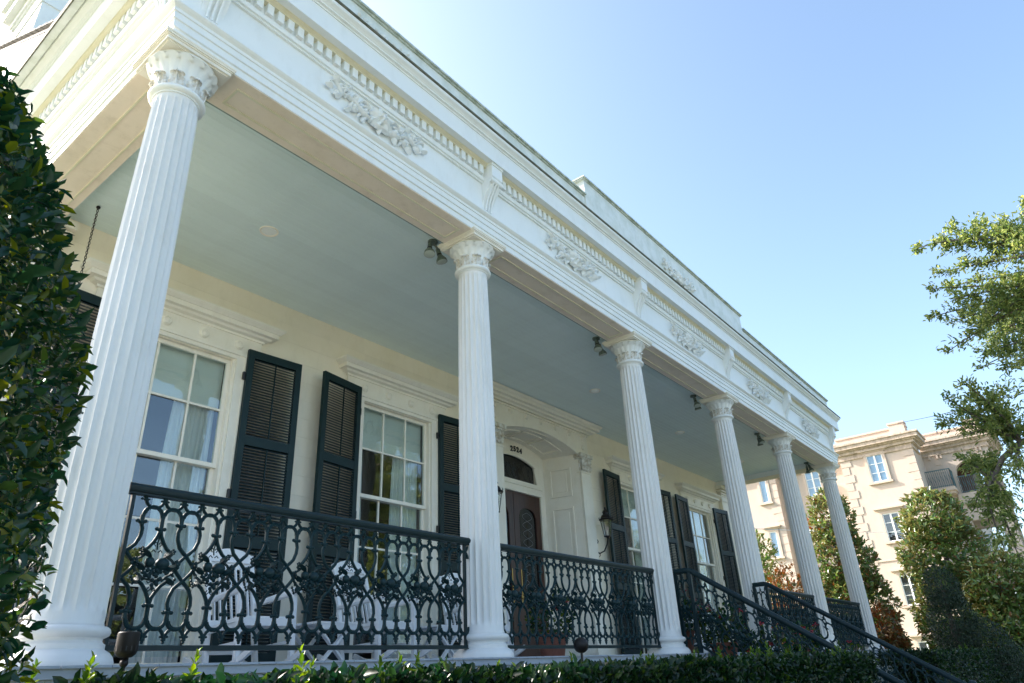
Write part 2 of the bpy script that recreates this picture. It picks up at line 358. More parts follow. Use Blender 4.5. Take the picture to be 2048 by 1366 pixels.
def ornament():
    b = MB()
    for s in (1, -1):
        def T(pts, r, y=-.018): b.tube([(s * u, y - .006 * math.sin(i), v) for i, (u, v) in enumerate(pts)], r, 6)
        T([(.10, -.03), (.16, -.075), (.22, -.06), (.27, -.015), (.33, .03), (.40, .035), (.45, .005)], [.016, .018, .018, .016, .015, .013, .010])
        T([(.12, .05), (.17, .085), (.22, .075), (.25, .04)], [.015, .014, .012, .010])
        T(scroll((.185, -.015), .055, 2.2, 1.2, -1), .013); T(scroll((.315, -.05), .060, 1.4, 1.25, 1), .013); T(scroll((.43, .065), .064, -1.9, 1.2, -1), .013)
        T(scroll((.50, -.03), .040, 2.6, 1.2, 1), .009)
        T([(.45, .005), (.50, .06), (.55, .085), (.575, .06)], [.012, .011, .010, .006])
        for (u, v, a, L, w) in ((.17, -.08, -1.1, .08, .030), (.27, .03, 1.3, .09, .028), (.33, -.09, -.6, .09, .028), (.44, -.01, -.7, .09, .026), (.47, .11, .5, .09, .024), (.54, .0, .1, .08, .022), (.38, .11, 2.2, .07, .022)):
            aa = a if s == 1 else math.pi - a; leaflet(b, (s * u, v), aa, L, w)
        for (u, v, r) in ((.185, -.02, .024), (.31, -.055, .022), (.42, .075, .024), (.30, .085, .018), (.5, -.03, .016), (.115, -.075, .02), (.25, -.11, .016)): b.ball((s * u, -.02, v), r, (1, .9, 1), 8, 5)
    for i in range(9):                                 # central shell
        a = R(-60 + i * 37.5 + 8); leaflet(b, (.01 * math.cos(a), .01 * math.sin(a)), a, .128, .040, -.020)
    for i in range(6): a = R(i * 60 + 15); leaflet(b, (0, 0), a, .065, .024, -.034)
    b.ball((0, -.04, 0), .028, (1, .8, 1), 10, 6); leaflet(b, (0, -.09), R(-90), .07, .03); b.tube([(-.10, -.02, -.085), (-.04, -.03, -.11), (.04, -.03, -.11), (.10, -.02, -.085)], .016, 6)
    return b.mesh('ornament', M['white'], 60)
orn = ornament()
for i in range(5): link('ornament', orn, frz, ((XS[i] + XS[i + 1]) / 2 + (.03 if i == 0 else 0), -.238, 4.60), None, (1, 1.9, 1.0))
# parapet
PX = (5.27, 10.90)
par = MB().box(PX[0] + .001, PX[1] - .001, -.345, -.165, 5.33, 6.06).build('parapet', M['weather'], house)
for q in ((-.33, PX[0], -.33, -.18), (PX[1], XE + .33, -.33, -.18), (-.33, -.18, -.18, .9), (XE + .18, XE + .33, -.18, .9)): MB().box(*q, 5.33, 5.765).build('parapet', M['weather'], house)
b = MB()
for x0, x1, z, e in ((-.36, PX[0] - .02, 5.765, 0), (PX[1] + .02, XE + .36, 5.765, 0), (PX[0] - .035, PX[1] + .035, 6.06, .012)):
    b.box(x0, x1, -.35 - e, -.16 + e, z + .0, z + .018); b.box(x0 - .012, x1 + .012, -.372 - e, -.14 + e, z + .0182, z + .042)
b.box(-.37, -.15, -.14, .9, 5.765, 5.805); b.box(XE + .15, XE + .37, -.14, .9, 5.765, 5.805)
b.build('parapet_cap', mat('lichen_cap', (.58, .62, .55), .7, col2=(.36, .40, .32), scale=9), par)
link('ornament', orn, par, (8.09, -.345, 5.70), None, (1, 1.2, .95))
for x in (1.6, 14.6): link('ornament', orn, par, (x, -.33, 5.55), None, (.62, 1, .62))
# roof and side gable
b = MB(); ry = 8.0; rz0 = 5.34; sl_ = .62
zt = lambda y: 5.19 + sl_ * (y - 1.0)
b.add([(-.46, 1.3, zt(1.3)), (XE + .46, 1.3, zt(1.3)), (XE + .46, ry, zt(ry)), (-.46, ry, zt(ry)), (-.46, 15, zt(1)), (XE + .46, 15, zt(1)),
       (-.46, 1.3, zt(1.3) - .05), (XE + .46, 1.3, zt(1.3) - .05), (XE + .46, ry, zt(ry) - .05), (-.46, ry, zt(ry) - .05), (-.46, 15, zt(1) - .05), (XE + .46, 15, zt(1) - .05)],
      [(0, 1, 2, 3), (3, 2, 5, 4), (0, 3, 9, 6), (3, 4, 10, 9), (1, 7, 8, 2), (2, 8, 11, 5), (0, 6, 7, 1), (4, 5, 11, 10), (6, 9, 8, 7), (9, 10, 11, 8)])
roof = b.build('roof', M['slate'], house)
b = MB(); b.box(-.2, XE + .2, -.17, 1.3, 5.325, 5.345); b.build('porch_roof', M['slate'], house)
b = MB()                                               # shingle ends along the rake
y = 1.25
while y < 8:
    b.add([(-.50, y, zt(y) - .005), (-.30, y, zt(y) - .005), (-.30, y + .25, zt(y + .25) + .0), (-.50, y + .25, zt(y + .25) + .0), (-.50, y, zt(y) + .03), (-.30, y, zt(y) + .03), (-.30, y + .25, zt(y + .25) + .008), (-.50, y + .25, zt(y + .25) + .008)],
          [(0, 3, 2, 1), (4, 5, 6, 7), (0, 1, 5, 4), (2, 3, 7, 6), (0, 4, 7, 3), (1, 2, 6, 5)]); y += .23
tag(b.build('shingle_edge', M['slate'], roof), kind='stuff')
def rakeboard(o, d0, d1):
    b = MB(); c = math.sqrt(1 + sl_ ** 2)
    b.add([(x, y, zt(y) - d * c) for x in (-.25, -o) for y in (1.3 + d1 * 1.4, ry) for d in (d0, d1)], [(0, 1, 3, 2), (4, 6, 7, 5), (0, 4, 5, 1), (2, 3, 7, 6), (0, 2, 6, 4), (1, 5, 7, 3)])
    b.build('rake_board', M['white'], house)
for o, d0, d1 in ((.455, .052, .12), (.435, .121, .22), (.40, .221, .25), (.375, .251, .36), (.35, .361, .50), (.33, .501, .54), (.30, .541, .74), (.32, .741, .78)): rakeboard(o, d0, d1)
b = MB(); b.add([(-.24, 1.0, 5.3), (-.24, 15, 5.3), (-.24, 15, 5.35), (-.24, ry, zt(ry) - .06), (-.24, 1.3, 5.32), (-.15, 1.0, 5.3), (-.15, 15, 5.3), (-.15, 15, 5.35), (-.15, ry, zt(ry) - .06), (-.15, 1.3, 5.32)],
      [(0, 1, 2, 3, 4), (9, 8, 7, 6, 5), (0, 5, 6, 1), (2, 7, 8, 3), (3, 8, 9, 4)])
b.build('gable_wall', M['clap'], house)
# belvedere box on the roof
bx, by = -.1, 5.68
b = MB(); b.box(bx, bx + 1.5, by, by + 1.5, 7.9, 10.4); cu = b.build('roof_box', M['white'], house)
b = MB()
for z, o in ((9.55, .02), (10.05, .03)): b.box(bx - o, bx + 1.5 + o, by - o, by + 1.5 + o, z, z + .05)
b.box(bx - .06, bx + 1.56, by - .06, by + 1.56, 10.1, 10.25); b.box(bx - .16, bx + 1.66, by - .16, by + 1.66, 10.25, 10.5); b.box(bx - .22, bx + 1.72, by - .22, by + 1.72, 10.5, 10.62)
b.build('roof_box_cornice', M['white'], cu)

# ceiling of boards
cb = MB(); cb.box(-.16, XE + .16, .17, D, ZC + .012, ZC + .03); ceil = cb.build('ceiling', M['haint'], house)
nb = 29; wy = (D - .17) / nb
cm = MB(); cm.extrude([(.0022, .0), (wy - .0022, .0), (wy - .0004, .0030), (wy - .0004, .011), (.0004, .011), (.0004, .0030)], 'x', -.16, XE + .16); cme = cm.mesh('ceiling_board', M['haint'])
for i in range(nb): link('ceiling_board', cme, ceil, (0, .17 + i * wy, ZC))
b = MB(); b.box(-.16, XE + .16, .165, .172, 4.10, ZC); b.box(-.165, -.16, .17, D, 4.10, ZC); b.box(XE - .165, XE - .158, .17, D, 4.10, ZC)
b.box(.165, XE - .165, .172, .20, 4.185, 4.2195); b.build('beam_inner_face', M['soffit'], house)
b = MB(); b.box(-.15, XE + .15, .1655, .182, 4.095, 4.125); b.build('ceiling_edge_strip', mat('green_edge_paint', (.24, .33, .29), .5, col2=(.16, .23, .20), scale=9), house)

# porch floor
fl = MB(); fl.box(-.36, XE + .36, -.37, D + .6, -.055, -.012); fl.box(-.34, XE + .34, -.345, D, -.14, -.0552); fo = fl.build('porch_floor', M['floor'], house)
nfb = 150; wf = (XE + .72) / nfb
fm = MB().box(.0015, wf - .0015, -.385, D + .62, -.012, 0).mesh('floor_board', M['floor'])
for i in range(nfb): link('floor_board', fm, fo, (-.36 + i * wf, 0, 0))
b = MB(); b.box(-.30, XE + .30, -.30, -.06, GZ, -.14); b.box(-.30, -.06, -.06, 15, GZ, -.14); b.box(XE + .06, XE + .3, -.06, 15, GZ, -.14); b.build('base_wall', M['brick'], house)
# body of the house behind the front wall: side and back walls
b = MB(); b.box(-.2, -.05, D + 1.2, 14.8, -.14, 5.3); b.box(XE + .05, XE + .2, D + 1.2, 14.8, -.14, 5.3); b.box(-.05, XE + .05, 14.6, 14.8, -.14, 5.3); b.build('side_wall', M['clap'], house)
b = MB(); b.box(-.05, XE + .05, D + 1.5, D + 1.6, -.14, 5.3); b.box(-.05, XE + .05, D + .3, D + 1.5, -.16, -.13); b.build('dark_room_backing', M['dark'], house)  # added behind the windows, near-black in place of unlit rooms

# front wall: backing with openings plus flush boards
WC = [1.57, 4.73, 11.44, 14.57]; PC = 8.084
ops = [(c - .66, c + .66, .06, 3.34) for c in WC[:2]] + [(PC - 1.20, PC + 1.20, 0, 3.8)] + [(c - .66, c + .66, .06, 3.34) for c in WC[2:]]
wb = MB(); xs0 = -.2
for (x0, x1, z0, z1) in ops:
    wb.box(xs0, x0, D + .004, D + .12, -.13, 4.25); wb.box(x0, x1, D + .004, D + .12, z1, 4.25)
    if z0 > 0: wb.box(x0, x1, D + .004, D + .12, -.13, z0)
    xs0 = x1
wb.box(xs0, XE + .2, D + .004, D + .12, -.13, 4.25)
wb.box(-.2, -.05, D + .12, D + 1.2, -.14, 5.3); wb.box(XE + .05, XE + .2, D + .12, D + 1.2, -.14, 5.3)
wall = wb.build('front_wall', M['wall'], house)
bh = 4.22 / 18
for r_ in range(18):
    z0 = r_ * bh; z1 = z0 + bh; zc = (z0 + z1) / 2; xs0 = -.2; segs = []
    for (x0, x1, a, c_) in ops:
        if a < zc < c_: segs.append((xs0, x0)); xs0 = x1
    segs.append((xs0, XE + .2))
    for a, c_ in segs:
        cuts = [a]; 
        while cuts[-1] + 5 < c_: cuts.append(cuts[-1] + 3.5 + random.random() * 1.5)
        cuts.append(c_)
        for q in range(len(cuts) - 1):
            MB().box(cuts[q] + .0006, cuts[q + 1] - .0006, D - .006, D + .003, z0 + .0007, z1 - .0007).build('wall_board', M['wall'], wall)

# windows
def lathe_y(prof, k=20):                              # lathe about the -y axis
    b = MB(); b.lathe([(r_, -z) for r_, z in prof], k); b.xf(Matrix.Rotation(R(90), 4, 'X')); return b
ros = MB()
ros.lathe([(.0, .036), (.018, .036), (.030, .028), (.038, .034), (.050, .022), (.058, .0)], 16); ros.xf(Matrix.Rotation(R(90), 4, 'X')); ros_me = ros.mesh('rosette', M['cream'])
hood = MB()
hp = [(0, 3.575), (-.05, 3.575), (-.055, 3.60), (-.10, 3.612), (-.115, 3.635), (-.165, 3.64), (-.165, 3.692), (-.18, 3.695), (-.19, 3.705), (-.215, 3.725), (-.225, 3.735), (-.225, 3.758), (0, 3.775)]
def hood_mesh(hw, prof, name='hood'):                 # returns included
    b = MB(); n = len(prof); rows = []
    for (sx, q) in ((-1, 0), (-1, 1), (1, 1), (1, 0)):
        rows += [(sx * (hw + (-o - .16)), (D - .001 if q == 0 else D + o), z) for o, z in prof]
    b.add(rows, [(i * n + j, i * n + (j + 1) % n, (i + 1) * n + (j + 1) % n, (i + 1) * n + j) for i in range(3) for j in range(n)] + [tuple(range(n)), tuple(3 * n + j for j in range(n - 1, -1, -1))])
    return b.mesh(name, M['cream'])
hood_me = hood_mesh(1.06, hp)
def pleat(x0, x1, z0, z1, y, n, amp, taper=None, seed=0):
    b = MB(); cols = n * 6; rowsn = 9; vs = []
    rr = random.Random(seed); ph = [rr.random() * 6 for _ in range(4)]
    for i in range(rowsn):
        t = i / (rowsn - 1); z = z1 + (z0 - z1) * t
        a, c_ = (x0, x1) if not taper else taper(t, x0, x1)
        for j in range(cols + 1):
            u = j / cols; w = math.sin(u * n * 6.283 + .8 * math.sin(u * 9 + ph[0]) + .5 * t * math.sin(5 * u + ph[1])) + .4 * math.sin(u * n * 2.3 * 6.283 + ph[2])
            vs.append((a + (c_ - a) * u, y + amp * w * (.5 + .5 * t), z))
    b.add(vs, [(i * (cols + 1) + j, i * (cols + 1) + j + 1, (i + 1) * (cols + 1) + j + 1, (i + 1) * (cols + 1) + j) for i in range(rowsn - 1) for j in range(cols)], True)
    return b
ZB = [.17, .802, 1.415, 2.045, 2.672, 3.285]           # glazing bar heights
def window_mesh():
    b = MB()
    for s in (-1, 1):                                   # casing
        x0, x1 = sorted((s * .64, s * .735)); b.box(x0, x1, D - .045, D + .10, 0, 3.335)
        x0, x1 = sorted((s * .735, s * .765)); b.box(x0, x1, D - .06, D + .0, 0, 3.335)
        x0, x1 = sorted((s * .615, s * .64)); b.box(x0, x1, D - .01, D + .10, .09, 3.29)
    b.box(-.64, .64, D - .045, D + .10, 3.29, 3.335); b.box(-.64, .64, D - .02, D + .13, .02, .09)
    b.box(-.80, .80, D - .065, D, 3.3352, 3.362); b.box(-.93, .93, D - .035, D, 3.3622, 3.59)
    b.box(-.94, .94, D - .05, D, 3.3625, 3.375)
    return b.mesh('window', M['cream'])
def sash_mesh():
    b = MB(); 
    def sash(z0, z1, y, zs):
        b.box(-.615, -.575, y, y + .04, z0, z1); b.box(.575, .615, y, y + .04, z0, z1); b.box(-.575, .575, y, y + .04, z0, z0 + .045); b.box(-.575, .575, y, y + .04, z1 - .045, z1)
        for x in (-.205, .205): b.box(x - .011, x + .011, y + .006, y + .034, z0 + .045, z1 - .045)
        for z in zs:
            for a, c_ in ((-.575, -.216), (-.194, .194), (.216, .575)): b.box(a, c_, y + .007, y + .033, z - .011, z + .011)
    sash(ZB[3] - .02, 3.288, D + .045, [ZB[4]]); sash(.09, ZB[3] + .025, D + .090, [ZB[1], ZB[2]])
    return b.mesh('sash', M['cream'])
wm = window_mesh(); sm_ = sash_mesh()
pane_me = MB().box(-.19, .19, -.002, .002, 0, .585).mesh('pane', GLASS)
for wi, c in enumerate(WC):
    w = link('window', wm, house, (c, 0, 0)); link('sash', sm_, w); link('hood', hood_me, w)
    for k in (-.64, -.213, .213, .64): link('rosette', ros_me, w, (k, D - .035, 3.468))
    for k in range(5):
        for j in (-.39, 0, .39): link('pane', pane_me, w, (j, D + (.065 if k > 2 else .110), ZB[k] + .018), (R(random.uniform(-.25, .25)), 0, R(random.uniform(-.3, .3))))
    fold = lambda t, a, c_: (a + .02 * t, c_ - .05 * math.sin(t * 2.6))
    pleat(.16, .60, .05, 3.3, D + .22, 9, .015, lambda t, a, c_: (a - .02 * t - .06 * math.sin(t * 3), c_), wi).build('curtain', M['curtain'], w)
    pleat(-.60, -.45, .05, 3.3, D + .22, 4, .014, lambda t, a, c_: (a, c_ + .05 * math.sin(t * 3)), wi + 9).build('curtain', M['curtain'], w)
    b = MB(); b.box(-.60, .60, D + .150, D + .153, 2.72 + .01 * wi, 3.3); b.box(-.60, .60, D + .147, D + .157, 2.70 + .01 * wi, 2.72 + .01 * wi); b.build('roller_shade', M['shade'], w)

# shutters
def shutter_mesh():
    b = MB(); x1 = .69; y0, y1 = -.022, .022
    b.box(0, .075, y0, y1, .03, 3.432); b.box(x1 - .075, x1, y0, y1, .03, 3.432)
    for a, c_ in ((.03, .20), (1.205, 1.325), (2.295, 2.40), (3.335, 3.432)): b.box(.075, x1 - .075, y0 + .002, y1 - .002, a, c_)
    return b.mesh('shutter', M['shutter'])
def louvre_mesh():
    b = MB()
    for z0, z1 in ((.20, 1.205), (1.325, 2.295), (2.40, 3.335)):
        n = int((z1 - z0) / .033); st = (z1 - z0) / n
        for i in range(n):
            z = z0 + (i + .5) * st; dz = .0146; 
            b.add([(.075, -.017, z - dz), (.615, -.017, z - dz), (.615, .015, z + dz - .003), (.075, .015, z + dz - .003), (.075, -.017, z - dz + .006), (.615, -.017, z - dz + .006), (.615, .015, z + dz + .003), (.075, .015, z + dz + .003)],
                  [(0, 1, 2, 3), (4, 7, 6, 5), (0, 4, 5, 1), (3, 2, 6, 7)])
    return b.mesh('louvres', M['slat'])
def rod_mesh():
    b = MB()
    for z0, z1 in ((.22, 1.19), (1.34, 2.28), (2.415, 3.32)): b.box(.339, .351, -.034, -.022, z0, z1)
    return b.mesh('tilt_rod', M['shutter'])
def hinge_mesh():
    b = MB()
    for z in (.5, 1.75, 3.1): b.box(-.03, .01, -.004, .026, z - .045, z + .045)
    return b.mesh('hinge', M['black'])
shm, lvm, rdm, hgm = shutter_mesh(), louvre_mesh(), rod_mesh(), hinge_mesh()
si = 0
for c in WC:
    for s in (1, -1):
        ang = R([4, -4, 5, -9, 3, -5, 6, -4][si]); si += 1
        o = link('shutter', shm, house, (c + s * .745, D - .085, 0), (0, 0, (-abs(ang) if s == 1 else math.pi + abs(ang))))
        if s == -1: 
            o.rotation_euler = (0, 0, abs(ang)); o.scale = (-1, 1, 1)
        l = link('louvres', lvm, o); l['kind'] = 'stuff'; link('tilt_rod', rdm, o); link('hinge', hgm, o)

# portal
b = MB()
yf, yb = D - .09, D + .60; HW = 1.15; HB = .94
def arch_z(u, hw, z0, rise): 
    return z0 + rise * (1 - (u / hw) ** 2)
N = 20; vs = []; 
for y in (yf, yf + .10):
    for i in range(N + 1):
        u = -HW + 2 * HW * i / N; vs += [(PC + u, y, arch_z(u, HW, 3.58, .19)), (PC + u, y, 4.06)]
n2 = 2 * (N + 1)
fs = []
for i in range(N):
    a = 2 * i; fs += [(a, a + 2, a + 3, a + 1), (n2 + a, n2 + a + 1, n2 + a + 3, n2 + a + 2), (a, n2 + a, n2 + a + 2, a + 2)]
b.add(vs, fs)
b.box(PC - 1.50, PC - HW, yf, D + .02, 3.60, 4.06); b.box(PC + HW, PC + 1.50, yf, D + .02, 3.60, 4.06)
b.box(PC - 1.53, PC + 1.53, yf - .02, D, 3.99, 4.02)
portal = b.build('portal', M['cream'], house)
b = MB(); vs = []                                      # vaulted reveal
for y in (yf + .1, yb):
    for i in range(N + 1): u = (-1 + 2 * i / N); h_ = (HW if y < yb else HB); vs.append((PC + u * h_, y, 3.58 + .19 * (1 - u * u)))
vs += [(p[0], p[1], p[2] + .03) for p in vs]; n1 = N + 1
fs = [(i, i + 1, n1 + i + 1, n1 + i) for i in range(N)] + [(2 * n1 + i, 3 * n1 + i, 3 * n1 + i + 1, 2 * n1 + i + 1) for i in range(N)]
b.add(vs, fs)
for (u0, u1) in ((-.82, -.33), (-.26, .26), (.33, .82)):  # soffit panels
    za = lambda u: 3.58 + .19 * (1 - u * u)
    ux = lambda u, y: PC + u * (HW + (HB - HW) * (y - yf) / (yb - yf))
    for i in range(6):
        a = u0 + (u1 - u0) * i / 6; c_ = u0 + (u1 - u0) * (i + 1) / 6
        for (ya, yc) in ((yf + .20, yf + .235), (yb - .14, yb - .105)):
            b.add([(ux(a, ya), ya, za(a) - .02), (ux(c_, ya), ya, za(c_) - .02), (ux(c_, yc), yc, za(c_) - .02), (ux(a, yc), yc, za(a) - .02), (ux(a, ya), ya, za(a) + .01), (ux(c_, ya), ya, za(c_) + .01), (ux(c_, yc), yc, za(c_) + .01), (ux(a, yc), yc, za(a) + .01)], [(0, 1, 2, 3), (0, 4, 5, 1), (2, 6, 7, 3)])
    for a in (u0, u1 - .03):
        ya, yc = yf + .235, yb - .14; b.add([(ux(a, ya), ya, za(a) - .02), (ux(a + .03, ya), ya, za(a) - .02), (ux(a + .03, yc), yc, za(a) - .02), (ux(a, yc), yc, za(a) - .02), (ux(a, ya), ya, za(a) + .012), (ux(a + .03, ya), ya, za(a) + .012), (ux(a + .03, yc), yc, za(a) + .012), (ux(a, yc), yc, za(a) + .012)], [(0, 1, 2, 3), (0, 3, 7, 4), (1, 5, 6, 2), (0, 4, 5, 1), (3, 2, 6, 7)])
b.build('vault', M['cream'], portal)
for s in (-1, 1):                                      # panelled reveals and pilasters
    b = MB(); A = Vector((PC + s * HW, yf + .02, 0)); B = Vector((PC + s * HB, yb, 0)); dv = (B - A).normalized(); nv = Vector((-s * dv.y, s * dv.x, 0)) if (-s * dv.y) * s < 0 else Vector((s * dv.y, -s * dv.x, 0)); Lr = (B - A).length
    def slab_(u0, u1, z0, z1, t0, t1):       # u along the splayed reveal, t proud of it
        P = [A + dv * u + nv * t for u in (u0, u1) for t in (t0, t1)]; vs = [(p.x, p.y, z) for z in (z0, z1) for p in P]
        b.add(vs, [(0, 1, 3, 2), (4, 6, 7, 5), (0, 4, 5, 1), (2, 3, 7, 6), (0, 2, 6, 4), (1, 5, 7, 3)])
    slab_(0, Lr, 0, 3.61, -.04, 0)
    for z0, z1 in ((.25, 2.62), (2.82, 3.36)):
        ua, uc = .16, Lr - .12
        slab_(ua, ua + .035, z0, z1, -.001, .022); slab_(uc - .035, uc, z0, z1, -.001, .022); slab_(ua + .035, uc - .035, z0, z0 + .035, -.001, .022); slab_(ua + .035, uc - .035, z1 - .035, z1, -.001, .022); slab_(ua + .09, uc - .09, z0 + .09, z1 - .09, -.001, .012)
    b.build('reveal_panel', M['cream'], portal)
    b = MB(); x0, x1 = sorted((PC + s * (HW + .003), PC + s * 1.48)); b.box(x0, x1, yf - .03, D + .0, .16, 3.26); b.box(x0 - .03, x1 + .03, yf - .06, D, 0, .159)
    b.box(x0 - .015, x1 + .015, yf - .045, D, 3.23, 3.259)
    pl = b.build('pilaster', M['cream'], house)
    b = MB(); b.box(x0 + .01, x1 - .01, yf - .025, D, 3.26, 3.49); b.box(x0 - .045, x1 + .045, yf - .085, D, 3.53, 3.60); b.box(x0 - .025, x1 + .025, yf - .06, D, 3.49, 3.529)
    for i in range(4):
        u = x0 + .045 + (x1 - x0 - .09) * i / 3
        for z, L in ((3.27, .11), (3.36, .13)): 
            bb = MB(); leaflet(bb, (0, 0), R(90), L, .04); b.add([(p[0] + u, p[1] * 1.6 + yf - .03 - .3 * abs(p[2]) ** 1.5, p[2] + z) for p in bb.v], bb.f, True)
    b.build('capital', M['cap'], pl)
# back wall of the recess, transom and doors
b = MB(); b.box(PC - 1.06, PC - .80, yb, yb + .08, 0, 3.7); b.box(PC + .80, PC + 1.06, yb, yb + .08, 0, 3.7); 
b.box(PC - .80, PC + .80, yb - .03, yb + .07, 2.83, 2.95); b.box(PC - .83, PC + .83, yb - .05, yb, 2.951, 3.03)
vs = []
for y in (yb, yb + .08):
    for i in range(N + 1): u = -.80 + 1.6 * i / N; vs += [(PC + u, y, 3.03 if abs(u) > .66 else 3.36 + .13 * (1 - (u / .66) ** 2)), (PC + u, y, 3.72 + .05 * (1 - u * u))]
fs = []
for i in range(N): a = 2 * i; fs += [(a, a + 1, a + 3, a + 2), (2 * N + 2 + a, 2 * N + 4 + a, 2 * N + 5 + a, 2 * N + 3 + a), (a, a + 2, 2 * N + 4 + a, 2 * N + 2 + a)]
b.add(vs, fs); dfr = b.build('door_frame', M['cream'], house)
b = MB(); b.tube([(PC - .665 + 1.33 * i / 16, yb - .01, 3.36 + .135 * (1 - ((-.665 + 1.33 * i / 16) / .665) ** 2)) for i in range(17)], .02, 6); b.build('transom_moulding', M['cream'], dfr)
b = MB(); b.box(PC - .66, PC + .66, yb + .03, yb + .036, 3.02, 3.50); b.build('transom_glass', GLASS_LEAD, dfr)
b = MB()
for i in range(8):
    u = PC - .58 + .166 * i
    b.tube([(u + .07 * math.cos(t), yb + .027, 3.23 + .13 * math.sin(t)) for t in [k * .5236 for k in range(13)]], .004, 4)
b.box(PC - .66, PC + .66, yb + .4, yb + .41, 2.9, 3.6); b.build('transom_leading_backing', M['black'], dfr)  # plain black sheet behind the glass stands in for the unlit hall
for s in (-1, 1):
    b = MB(); xa, xb = sorted((PC + s * .006, PC + s * .785)); 
    b.box(xa, xa + .14, yb + .02, yb + .065, .01, 2.825); b.box(xb - .14, xb, yb + .02, yb + .065, .01, 2.825); b.box(xa + .14, xb - .14, yb + .02, yb + .065, .01, .28); b.box(xa + .14, xb - .14, yb + .02, yb + .065, .78, .95)
    b.box(xa + .14, xb - .14, yb + .035, yb + .05, .28, .78)
    vs = []; cx_ = (xa + xb) / 2; hw = (xb - xa) / 2 - .14
    for y in (yb + .02, yb + .065):
        for i in range(13): u = -hw + 2 * hw * i / 12; vs += [(cx_ + u, y, 2.42 + .16 * math.sqrt(max(0, 1 - (u / hw) ** 2))), (cx_ + u, y, 2.825)]
    fs = []
    for i in range(12): a = 2 * i; fs += [(a, a + 2, a + 3, a + 1), (26 + a, 26 + a + 1, 26 + a + 3, 26 + a + 2), (a, 26 + a, 26 + a + 2, a + 2)]
    b.add(vs, fs); dr = b.build('door', M['door'], house)
    b = MB(); b.tube([(cx_ + s * (-hw - .03), yb + .018, .95)] + [(cx_ + s * (-hw - .02), yb + .015, 1.1 + .1 * i) for i in range(5)], .008, 6); b.ball((cx_ - s * (hw + .07), yb - .01, 1.05), .03); b.build('door_handle', mat('brass', (.5, .35, .12), .3, metal=1), dr)
    b = MB(); b.box(cx_ - hw, cx_ + hw, yb + .045, yb + .049, .95, 2.6); b.build('leaded_pane', GLASS_LEAD, dr)
    b = MB()
    for k in range(5):
        z = 1.15 + .3 * k
        for q in (-1, 1): b.tube([(cx_ + q * hw * .55 * math.sin(t * .5236), yb + .038, z + .15 * (t / 6 - 1)) for t in range(13)], .004, 4)
    b.build('leading', mat('lead_came', (.30, .32, .33), .4, metal=.6), dr)
# portal hood
hp2 = [(0, 4.035), (-.13, 4.035), (-.14, 4.06), (-.20, 4.07), (-.21, 4.10), (-.27, 4.105), (-.27, 4.15), (-.30, 4.17), (-.315, 4.19), (-.315, 4.21), (0, 4.212)]
link('hood', hood_mesh(1.62, hp2), portal, (PC, 0, 0))
for i in range(7): link('rosette', ros_me, portal, (PC - 1.32 + i * .44, yf, 3.93), None, (.85, 1, .85))
for s in (-1, 1): link('rosette', ros_me, portal, (PC + s * 1.32, yf, 3.74), None, (.85, 1, .85))
# house number 2524, hung on a slight curve
for ch, u, z, rz in (('2', -.135, 3.565, 3), ('5', -.045, 3.575, 1), ('2', .045, 3.575, -1), ('4', .135, 3.565, -3)):
    cu_ = bpy.data.curves.new('digit', 'FONT'); cu_.body = ch; cu_.size = .135; cu_.extrude = .006; cu_.offset = .004; cu_.align_x = 'CENTER'
    to = bpy.data.objects.new('digit', cu_); COL.objects.link(to); bpy.context.view_layer.update()
    me = bpy.data.meshes.new_from_object(to); me.materials.clear(); me.materials.append(M['black']); COL.objects.unlink(to); bpy.data.objects.remove(to)
    o = link('house_number', me, dfr, (PC + .12 + u, yb - .012, z), (R(90), 0, R(0))); o['label'] = 'black numeral %s of the house number 2524' % ch

# wall-end pilasters
for xx in (.02, XE - .02):
    b = MB(); b.box(xx - .19, xx + .19, D - .10, D - .002, .17, 3.82); b.box(xx - .22, xx + .22, D - .13, D - .002, 0, .169)
    for z, o in ((3.70, .015), (3.83, .01), (3.88, .03), (3.94, .06), (4.01, .08)): b.box(xx - .19 - o, xx + .19 + o, D - .10 - o, D - .002, z, z + (.035 if z < 4 else .085))
    b.box(xx - .18, xx + .18, D - .095, D - .002, 3.82, 4.09); b.build('corner_pilaster', M['cream'], house)

# ------------------------------------------------------------------ columns
def shaft_mesh():
    NF = 20; SP = 8; k = NF * SP; b = MB()
    zs = [.198, .215, .25, .265, .285, .32, .9, 1.5, 2.1, 2.7, 3.2, 3.58, 3.635, 3.66, 3.678, 3.69, 3.72]
    rows = []
    for z in zs:
        t = (z - .2) / 3.5; r_ = .178 - .026 * max(0, t) ** 2.6
        if z < .23: r_ += .008 * (1 - (z - .198) / .032) ** 2
        dep = .0155 * (r_ / .17)
        e0 = max(0, min(1, (z - .262) / .045)); e1 = max(0, min(1, (3.68 - z) / .045)); e = math.sqrt(max(0, 1 - (1 - min(e0, e1)) ** 2))
        for j in range(k):
            ph = (j % SP) / SP; u = (ph - .5) * 2.5
            d = dep * math.sqrt(max(0, 1 - u * u)) * e if abs(u) < 1 else 0
            an = 2 * math.pi * (j - SP / 2) / k; rows.append(((r_ - d) * math.cos(an), (r_ - d) * math.sin(an), z))
    n = len(zs); fs = [(i * k + j, i * k + (j + 1) % k, (i + 1) * k + (j + 1) % k, (i + 1) * k + j) for i in range(n - 1) for j in range(k)]
    b.add(rows, fs, True); return b.mesh('column', M['shaft'], 28)
base = MB().lathe([(.10,0),(.255,0),(.259,.02),(.251,.045),(.233,.066),(.213,.078),(.206,.082),(.206,.106),(.197,.110),(.189,.122),(.191,.134),(.204,.140),(.217,.148),(.222,.162),(.218,.178),(.206,.188),(.189,.191),(.183,.2),(.10,.2)], 48)
base_me = base.mesh('base', M['shaft'], 40)
